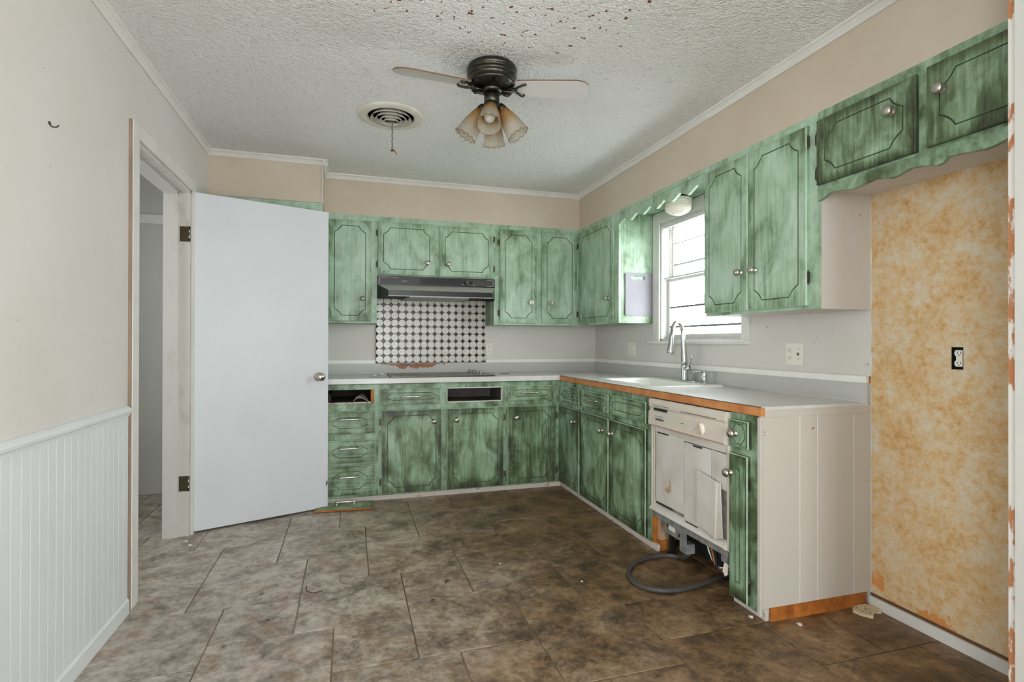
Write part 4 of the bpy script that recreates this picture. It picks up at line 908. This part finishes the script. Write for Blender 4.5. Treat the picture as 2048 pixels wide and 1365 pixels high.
for k in range(20):
    a = 2*PI*k/20
    b.add([(cx+r*math.cos(a+da), cy+r*math.sin(a+da), zz_) for r, da, zz_ in ((0.1005, -0.045, H-0.0942), (0.1005, 0.045, H-0.0942), (0.084, 0.045, H-0.1030), (0.084, -0.045, H-0.1030))], [(0, 1, 2, 3)])
b.build('vent_slots', 'black_matte', fn)
MB().lathe([(0.050, H-0.106), (0.052, H-0.114), (0.046, H-0.124), (0.038, H-0.126)], 24, T0).build('hub', 'pewter', fn)
MB().lathe([(0.036, H-0.120), (0.0365, H-0.168), (0.033, H-0.172), (0.040, H-0.178), (0.046, H-0.190), (0.046, H-0.204), (0.034, H-0.216), (0.014, H-0.222), (0, H-0.224)], 24, T0).build('light_kit_body', 'pewter', fn)
zb = 2.398
for ang_d, pitch in ((184, 13), (-13, 13)):
    Rm = Matrix.Translation((cx, cy, zb)) @ Matrix.Rotation(math.radians(ang_d), 4, 'Z') @ Matrix.Rotation(math.radians(-pitch if ang_d == 184 else -pitch), 4, 'X')
    out = []
    pr = [(0.115, -0.050), (0.14, -0.054), (0.30, -0.062), (0.40, -0.066), (0.435, -0.058), (0.458, -0.036), (0.466, 0.0), (0.458, 0.036), (0.435, 0.058), (0.40, 0.066), (0.30, 0.062), (0.14, 0.054), (0.115, 0.050)]
    n = len(pr); vs = [Rm @ Vector((x_, y_, zq)) for zq in (-0.003, 0.003) for x_, y_ in pr]
    b = MB(); b.add(vs, [tuple(range(n))[::-1], tuple(range(n, 2*n))], 0); b.add(vs, [(i, (i+1) % n, n+(i+1) % n, n+i) for i in range(n)], 1)
    bl = b.build('blade', ['blade_white', 'blade_edge'], fn)
    R2 = Matrix.Translation((cx, cy, zb)) @ Matrix.Rotation(math.radians(ang_d), 4, 'Z')
    b = MB()
    for sy in (-1, 1):
        b.tube([R2 @ Vector(v) for v in smooth_path([(0.042, sy*0.010, -0.018), (0.075, sy*0.022, -0.030), (0.100, sy*0.010, -0.016), (0.122, sy*0.026, -0.010), (0.148, sy*0.038, -0.012+(-0.009*sy)), (0.160, sy*0.032, -0.008+(-0.008*sy))], 4)], 0.006, 8)
    b.tube([R2 @ Vector(v) for v in [(0.040, 0, -0.020), (0.08, 0, -0.022), (0.12, 0, -0.008)]], [0.012, 0.011, 0.009], 8)
    b.lathe([(0.009, -0.014), (0.012, -0.010), (0.008, 0.0)], 10, R2 @ Matrix.Translation((0.105, 0, -0.004)))
    b.build('blade_iron', 'pewter', bl)
# four fluted tulip shades
prof = [(0.020, 0.0), (0.027, -0.006), (0.036, -0.035), (0.044, -0.070), (0.049, -0.105), (0.0525, -0.130), (0.0545, -0.142)]
def shade_mesh():
    n = 48; vs = []; fs = []; m = len(prof)
    for inner in (0, 1):
        for j, (r, z_) in enumerate(prof):
            for i in range(n):
                a = 2*PI*i/n; fl = 1+0.018*math.cos(12*a)*(j/(m-1)); zz_ = z_+(0.004*math.cos(12*a) if j == m-1 else 0)
                vs.append(((r-0.0022*inner)*fl*math.cos(a), (r-0.0022*inner)*fl*math.sin(a), zz_))
    k = m*n
    for s_ in (0, 1):
        for j in range(m-1):
            for i in range(n): fs.append((s_*k+j*n+i, s_*k+j*n+(i+1) % n, s_*k+(j+1)*n+(i+1) % n, s_*k+(j+1)*n+i))
    for j in (0, m-1):
        for i in range(n): fs.append((j*n+i, j*n+(i+1) % n, k+j*n+(i+1) % n, k+j*n+i))
    return MB().add(vs, fs, 0, True).data('shade', 'shade')
SH = shade_mesh()
RIM = MB()
rp = [((0.0540)*(1+0.018*math.cos(12*a))*math.cos(a), 0.0540*(1+0.018*math.cos(12*a))*math.sin(a), -0.142+0.004*math.cos(12*a)) for a in [2*PI*i/96 for i in range(97)]]
RIM = RIM.tube(rp, 0.0011, 5).data('stained_rim', 'blade_edge')
BU = MB().lathe([(0.012, -0.005), (0.013, -0.03), (0.022, -0.055), (0.028, -0.078), (0.024, -0.098), (0.012, -0.108), (0, -0.110)], 20).data('bulb', 'bulb')
SO = MB().lathe([(0.010, 0.030), (0.018, 0.026), (0.024, 0.012), (0.026, 0.0), (0.024, -0.004)], 18).data('socket', 'pewter')
for k, azd in enumerate((-110, -20, 70, 160)):
    az = math.radians(azd); tl = math.radians(33)
    dv = Vector((math.cos(az)*math.sin(tl), math.sin(az)*math.sin(tl), -math.cos(tl)))
    base = Vector((0, 0, -0.198))+Vector((math.cos(az), math.sin(az), 0))*0.044+dv*0.010
    o = inst('shade', SH, fn, base, (0, 0, 0)); o.rotation_euler = Vector((0, 0, -1)).rotation_difference(dv).to_euler()
    inst('bulb', BU, o, (0, 0, 0)); inst('socket', SO, o, (0, 0, 0)); inst('stained_rim', RIM, o, (0, 0, 0))
# round ceiling vent with pull chain
vx, vy = 1.157, -1.530
vt = thing('ceiling_vent', 'round yellowed ceiling vent with concentric rings and hanging chain', 'vent', (vx, vy, H))
TV = Matrix.Translation((vx, vy, H))
MB().lathe([(0.186, 0), (0.186, -0.004), (0.176, -0.010), (0.140, -0.013), (0.133, -0.011), (0.130, -0.004), (0.130, 0)], 48, TV, cap=False).build('flange', 'vent_white', vt)
MB().lathe([(0.131, -0.0015), (0, -0.0015)], 40, TV).build('duct_opening', 'black_matte', vt)
for r, dz in ((0.113, -0.016), (0.090, -0.024), (0.067, -0.031), (0.046, -0.037)):
    MB().lathe([(r-0.010, dz+0.016), (r-0.002, dz+0.004), (r+0.004, dz-0.004), (r+0.004, dz-0.0055), (r-0.0035, dz+0.003), (r-0.0115, dz+0.015)], 40, TV, cap=False).build('ring', 'vent_white', vt)
MB().lathe([(0.006, -0.020), (0.030, -0.036), (0.031, -0.040), (0.016, -0.041), (0, -0.041)], 24, TV).build('centre_disc', 'vent_white', vt)
MB().tube([(vx+a, vy+c, H+d_) for a, c, d_ in [(-0.035, -0.02, -0.041), (-0.02, -0.028, -0.046), (0.0, -0.03, -0.044), (0.02, -0.028, -0.045), (0.045, -0.02, -0.040)]], [0.004, 0.007, 0.005, 0.006, 0.003], 7).build('dust_clump', 'cord', vt)
b = MB(); zt = H-0.040
b.tube([(vx+0.006+0.0012*math.sin(k*2.1), vy-0.0+0.001*math.cos(k*1.7), zt-k*0.0135) for k in range(12)], 0.0026, 6); pc = b.build('pull_chain', 'cord', vt)
MB().lathe([(0.002, 0), (0.004, -0.006), (0.009, -0.012), (0.009, -0.015), (0, -0.016)], 12, Matrix.Translation((vx+0.006, vy, zt-0.148))).build('pull_end', 'cord', pc)
MB().tube([(vx+0.010, vy, zt-0.15), (vx+0.020, vy, zt-0.162), (vx+0.034, vy-0.002, zt-0.18)], [0.003, 0.004, 0.002], 6).build('rusty_tag', 'rust', pc)

# ================================================================== WINDOW THINGS
lm = thing('valance_light', 'ribbed white drum light hanging behind the window valance', 'lamp', (3.03, -1.592, ZT-0.016))
TL = Matrix.Translation((3.03, -1.592, 0))
MB().lathe([(0.05, ZT-0.016), (0.055, ZT-0.026), (0.055, ZT-0.034)], 24, TL).build('base', 'pewter', lm)
pr = [(0.050, 2.150), (0.076, 2.148), (0.085, 2.142)]
for k in range(5): pr += [(0.0885, 2.136-k*0.0125), (0.0850, 2.1300-k*0.0125)]
pr += [(0.0860, 2.076), (0.080, 2.066), (0.072, 2.064), (0.070, 2.057), (0.058, 2.055), (0.056, 2.048), (0.042, 2.046), (0.040, 2.040), (0.022, 2.038), (0, 2.037)]
MB().lathe(pr, 40, TL, smooth=False).build('drum_shade', 'lamp_white', lm)
bl = thing('window_blind', 'thin white slatted blind raised open in the upper window', 'blind', (W+0.035, -1.585, zm))
yb0, yb1 = WY0+0.018, WY1-0.018
MB().box(W+0.018, W+0.046, yb0, yb1, WZ1-0.040, WZ1-0.013).build('headrail', 'blind', bl)
sm_ = MB().prism([(-0.0125, -0.0006), (0, 0.0018), (0.0125, -0.0006), (0.0125, 0.0), (0, 0.0024), (-0.0125, 0.0)], 'x', -0.0, 0.001)
SLM = MB().add([(x_, y_, z_) for y_ in (yb0-yb1)*0.5*1.0*Vector((1, -1)) for x_, z_ in ((-0.0125, -0.0010), (0, 0.0012), (0.0125, -0.0010), (0.0125, -0.0004), (0, 0.0018), (-0.0125, -0.0004))], [(i, (i+1) % 6, 6+(i+1) % 6, 6+i) for i in range(6)]+[(0, 1, 2, 3, 4, 5), (6, 7, 8, 9, 10, 11)]).data('slat', 'blind')
zz_ = zm+0.025
while zz_ < WZ1-0.045:
    inst('slat', SLM, bl, (-0.003, 0.0, zz_-zm), (0, -0.27, 0)); zz_ += 0.0205
MB().box(W+0.020, W+0.044, yb0, yb1, zm+0.004, zm+0.016).build('bottom_rail', 'blind', bl)
for y_ in (yb1-0.07, yb1-0.11, yb0+0.10):
    MB().box(W+0.0185, W+0.0200, y_-0.002, y_+0.002, zm+0.01, WZ1-0.03).build('ladder_cord', 'print_grey', bl)
cbx = thing('cutting_board', 'grey plastic cutting board hanging on the cabinet side by the window', 'cutting board', (3.055, -1.0395, 1.388))
ox_, ow, oh = 2.936, 0.238, 0.326; zc0 = 1.388; y0, y1 = -1.0500, -1.0405
b = MB(); hx0, hx1, hz0, hz1 = ox_+0.045, ox_+0.165, zc0+oh-0.050, zc0+oh-0.022
bm = bmesh.new()
outl = rrect(ox_, ox_+ow, zc0, zc0+oh, 0.014, 4); hole = rrect(hx0, hx1, hz0, hz1, 0.010, 4)
for yv in (y0, y1):
    A = [bm.verts.new((p[0], yv, p[1])) for p in outl]; B = [bm.verts.new((p[0], yv, p[1])) for p in hole]
    ed = [bm.edges.new((A[i-1], A[i])) for i in range(len(A))]+[bm.edges.new((B[i-1], B[i])) for i in range(len(B))]
    bmesh.ops.triangle_fill(bm, use_beauty=True, edges=ed)
    if yv == y0: A0, B0 = A, B
    else:
        for L1, L2 in ((A0, A), (B0, B)):
            for i in range(len(L1)): bm.faces.new((L1[i-1], L1[i], L2[i], L2[i-1]))
bmesh.ops.recalc_face_normals(bm, faces=bm.faces)
bm.verts.ensure_lookup_table(); b.add([v.co for v in bm.verts], [[v.index for v in f.verts] for f in bm.faces]) if bm.verts.index_update() is None else None
bm.free(); b.build('slab', 'board', cbx)
MB().lathe([(0.002, 0), (0.002, 0.010), (0.005, 0.0105), (0.005, 0.012), (0, 0.012)], 8, Tm((ox_+0.105, -1.0375, hz1-0.004), (0, -1, 0))).build('hanging_screw', 'nickel', cbx)

# ================================================================== OUTLETS, HOOK
def receptacle(parent, name, c, wall, mat='plate'):
    """duplex socket pair; wall 'b' faces -y, 'r' faces -x"""
    def pt(u, d, v): return (c[0]+u, c[1]-d, c[2]+v) if wall == 'b' else (c[0]-d, c[1]-u, c[2]+v)
    for dz in (0.020, -0.020):
        b = MB(); out = []
        for k in range(20):
            a = 2*PI*k/20; out.append((0.0165*math.cos(a), max(-0.012, min(0.012, 0.0165*math.sin(a)))))
        n = len(out); vs = [pt(u, 0, v+dz) for u, v in out]+[pt(u, 0.003, v+dz) for u, v in out]
        b.add(vs, [tuple(range(n, 2*n))]+[(i, (i+1) % n, n+(i+1) % n, n+i) for i in range(n)])
        f = b.build(name, mat, parent)
        s_ = MB()
        for u, h in ((-0.006, 0.005), (0.006, 0.004)):
            q0 = pt(u-0.0011, 0.0031, dz+0.002-h); q1 = pt(u+0.0011, 0.0036, dz+0.002+h); s_.box(q0[0], q1[0], q0[1], q1[1], q0[2], q1[2])
        q0 = pt(-0.002, 0.0031, dz-0.009); q1 = pt(0.002, 0.0036, dz-0.005); s_.box(q0[0], q1[0], q0[1], q1[1], q0[2], q1[2])
        s_.build('slots', 'slot', f)
o1 = thing('wall_outlet', 'ivory duplex outlet on the back wall right of the tile panel', 'outlet', (2.135, -0.001, 1.070))
MB().box(2.104, 2.166, -0.006, -0.0005, 1.070, 1.175).build('cover_plate', 'plate', o1, 0.002); receptacle(o1, 'socket', (2.135, -0.006, 1.1225), 'b')
o2 = thing('wall_outlet', 'ivory outlet plate on the right wall near the corner left of window', 'outlet', (W-0.001, -0.703, 1.070))
MB().box(W-0.006, W-0.0005, -0.766, -0.640, 1.070, 1.186).build('cover_plate', 'plate', o2, 0.002)
for y_ in (-0.672, -0.734):
    MB().box(W-0.008, W-0.006, y_-0.010, y_+0.010, 1.112, 1.144).build('switch_plate', 'plate', o2); MB().box(W-0.014, W-0.008, y_-0.004, y_+0.004, 1.126, 1.138).build('toggle', 'plate', o2)
o3 = thing('wall_outlet', 'two-gang ivory plate with outlet and switch right of the faucet', 'outlet', (W-0.001, -2.421, 1.064))
MB().box(W-0.006, W-0.0005, -2.480, -2.362, 1.064, 1.181).build('cover_plate', 'plate', o3, 0.002); receptacle(o3, 'socket', (W-0.006, -2.392, 1.1225), 'r')
MB().box(W-0.014, W-0.006, -2.454, -2.446, 1.116, 1.130).build('toggle', 'print_grey', o3)
for zz_ in (1.098, 1.148): MB().lathe([(0.0035, 0), (0.002, 0.002), (0, 0.002)], 8, Tm((W-0.006, -2.450, zz_), (-1, 0, 0))).build('screw', 'nickel', o3)
o4 = thing('bare_outlet', 'uncovered outlet in a black box on the orange wallpaper', 'outlet', (W+0.012, (oy0+oy1)/2, oz0))
MB().box(W+0.026, W+0.029, oy0, oy1, oz0, oz1).box(W-0.001, W+0.026, oy0, oy0+0.002, oz0, oz1).box(W-0.001, W+0.026, oy1-0.002, oy1, oz0, oz1).box(W-0.001, W+0.026, oy0, oy1, oz0, oz0+0.002).box(W-0.001, W+0.026, oy0, oy1, oz1-0.002, oz1).build('box', 'black_matte', o4)
MB().box(W+0.008, W+0.020, oy0+0.006, oy1-0.010, oz0+0.012, oz1-0.012).build('yoke', 'plate', o4, 0.002); receptacle(o4, 'socket', (W+0.008, (oy0+oy1)/2-0.002, (oz0+oz1)/2), 'r')
hk = MB().tube(smooth_path([(0.0, -2.620, 1.892), (0.003, -2.620, 1.884), (0.007, -2.617, 1.878), (0.016, -2.611, 1.879), (0.021, -2.607, 1.887)], 4), 0.0022, 8).lathe([(0.006, 0), (0.004, 0.004), (0, 0.004)], 8, Tm((0, -2.620, 1.888), (1, 0, 0)))
tag(hk.build('wall_hook', 'hook_metal'), 'small dark wire hook screwed in the left wall', 'hook')

# ================================================================== LOOSE THINGS ON THE FLOOR
dfw, dfh = 0.40, 0.155
df = thing('drawer_front', 'fallen green drawer front with nickel pull lying on the floor', 'drawer front', (0.70, -0.775, 0.0), math.radians(-3))
me = front_mesh('panel', dfw, dfh, 'drawer', ['green_lo_h', 'groove', 'wood_orange'], t=0.012)
o = inst('panel', me, df, (0, 0, 0.003), (math.radians(-90+3), 0, 0)); o.rotation_euler = (math.radians(-88), 0, 0); o.location = (0, 0.0, 0.004)
for p in me.polygons:
    if abs(p.normal.z) > 0.9: p.material_index = 2
inst('pull', PULL, o, (dfw/2, -0.012, dfh/2))
fp = [(3.074, -2.856), (3.150, -2.856), (3.168, -2.880), (3.166, -2.912), (3.150, -2.933), (3.128, -2.924), (3.112, -2.926), (3.100, -2.938), (3.076, -2.956), (3.050, -2.925), (3.042, -2.888)]
fg = thing('ceiling_tile_fragment', 'broken cream ceiling tile fragment with punched dots by the end panel', 'fragment', (3.11, -2.90, 0.0))
MB().prism(fp, 'z', 0.001, 0.013).build('slab', 'cream', fg, 0.002)
b = MB(); random.seed(11)
for k in range(26):
    px_, py_ = random.uniform(3.062, 3.150), random.uniform(-2.935, -2.866)
    if px_ < 3.075 and py_ < -2.92: continue
    r = random.uniform(0.002, 0.004); b.lathe([(r, 0.0131), (r*0.6, 0.0136), (0, 0.0136)], 6, Matrix.Translation((px_, py_, 0)))
b.build('punched_dots', 'slot', fg)['kind'] = 'stuff'
def leaf(x_, y_, L, rot, label, mat='leaf'):
    vs = []; fs = []; n = 8
    for i in range(n+1):
        t = i/n; wv = 0.32*L*math.sin(PI*min(1, t*1.05))**0.8; cu = 0.16*L*math.sin(PI*t*1.3)
        for s_ in (-1, 0, 1): vs.append(((t-0.5)*L, s_*wv*0.5, 0.003+abs(s_)*0.25*wv+max(0, cu)*0.6))
    for i in range(n):
        for j in range(2): fs.append((i*3+j, i*3+j+1, i*3+j+4, i*3+j+3))
    vs = [Matrix.Translation((x_, y_, 0)) @ Matrix.Rotation(rot, 4, 'Z') @ Vector(v) for v in vs]
    o = MB().add(vs, fs, 0, True).build('dry_leaf', mat); so = o.modifiers.new('thickness', 'SOLIDIFY'); so.thickness = 0.001
    tag(o, label, 'leaf', 'dry leaves on the floor')
leaf(1.395, -2.085, 0.055, 0.9, 'long curled brown leaf near the middle of the floor')
leaf(1.330, -2.205, 0.048, 0.6, 'crumpled tan leaf on the floor nearer the viewer', 'twig')
leaf(1.300, -2.260, 0.030, 0.2, 'small brown leaf bit beside the crumpled tan leaf')
leaf(1.640, -2.830, 0.042, 0.5, 'dark curled leaf by a grout line at the bottom of the picture')
leaf(0.544, -1.968, 0.030, 1.0, 'small dark leaf on the pale tiles left of centre')
leaf(0.602, -2.234, 0.024, -0.4, 'tiny brown leaf on the pale tiles near the left wall')
leaf(0.47, -2.40, 0.020, 0.7, 'tiny dark leaf bit at the lower left of the floor')
leaf(1.33, -2.68, 0.018, 1.2, 'tiny tan leaf crumb at the lower middle of the floor', 'twig')
def twig(pts, r, label, mat='twig', cat='twig'):
    tag(MB().tube(smooth_path([(x_, y_, r) for x_, y_ in pts], 5), r, 6).build('twig', mat), label, cat, 'twigs on the floor')
twig([(0.895, -1.86), (0.888, -1.92), (0.91, -1.96), (0.935, -1.97)][::-1], 0.0025, 'pale curved twig near the middle of the floor')
twig([(0.735, -1.93), (0.74, -1.99), (0.775, -2.02), (0.81, -2.01)], 0.002, 'dark hooked twig on the pale tiles', 'leaf')
twig([(0.60, -1.88), (0.55, -1.92), (0.49, -1.95)], 0.0015, 'thin straight straw on the pale tiles')
for x_, y_, s_, lb in ((2.585, -2.795, 0.011, 'round pale paint chip at the foot of the narrow cabinet'), (2.735, -2.905, 0.012, 'flat pale paint chip beside the plank end panel'), (1.70, -1.95, 0.007, 'small white chip in the middle of the brown tiles'), (2.03, -2.27, 0.007, 'tiny white chip near the rubber hose'), (0.05, -1.20, 0.012, 'pale splinter on the floor at the door jamb'), (0.01, -1.12, 0.010, 'brown-white chip on the floor at the hinge side')):
    b = MB().lathe([(s_*0.6, 0.0), (s_, s_*0.35), (s_*0.8, s_*0.75), (0, s_*0.9)], 8, Matrix.Translation((x_, y_, 0.0)), mod=lambda a, j: 1+0.25*math.sin(3*a+j))
    tag(b.build('paint_chip', 'pebble'), lb, 'paint chip', 'paint chips on the floor')
# rag in the open drawer
b = MB(); random.seed(5); n = 16; vs = []; fs = []
for i in range(n+1):
    for j in range(n+1):
        u, v = i/n, j/n; x_ = 0.955+u*0.115; y_ = -0.56+v*0.20
        hgt = 0.052*math.sin(PI*u)**0.7*math.sin(PI*min(1, v+0.12))**0.5*(0.75+0.35*math.sin(5*u+3*v)*math.cos(4*v))
        vs.append((x_, y_, 0.740+max(0.0, hgt)))
for i in range(n):
    for j in range(n): fs.append((i*(n+1)+j, (i+1)*(n+1)+j, (i+1)*(n+1)+j+1, i*(n+1)+j+1))
rg = MB().add(vs, fs, 0, True).build('rag', 'cloth'); so = rg.modifiers.new('thickness', 'SOLIDIFY'); so.thickness = 0.003; so.offset = 1
tag(rg, 'crumpled grey rag inside the open drawer by the white door', 'rag')
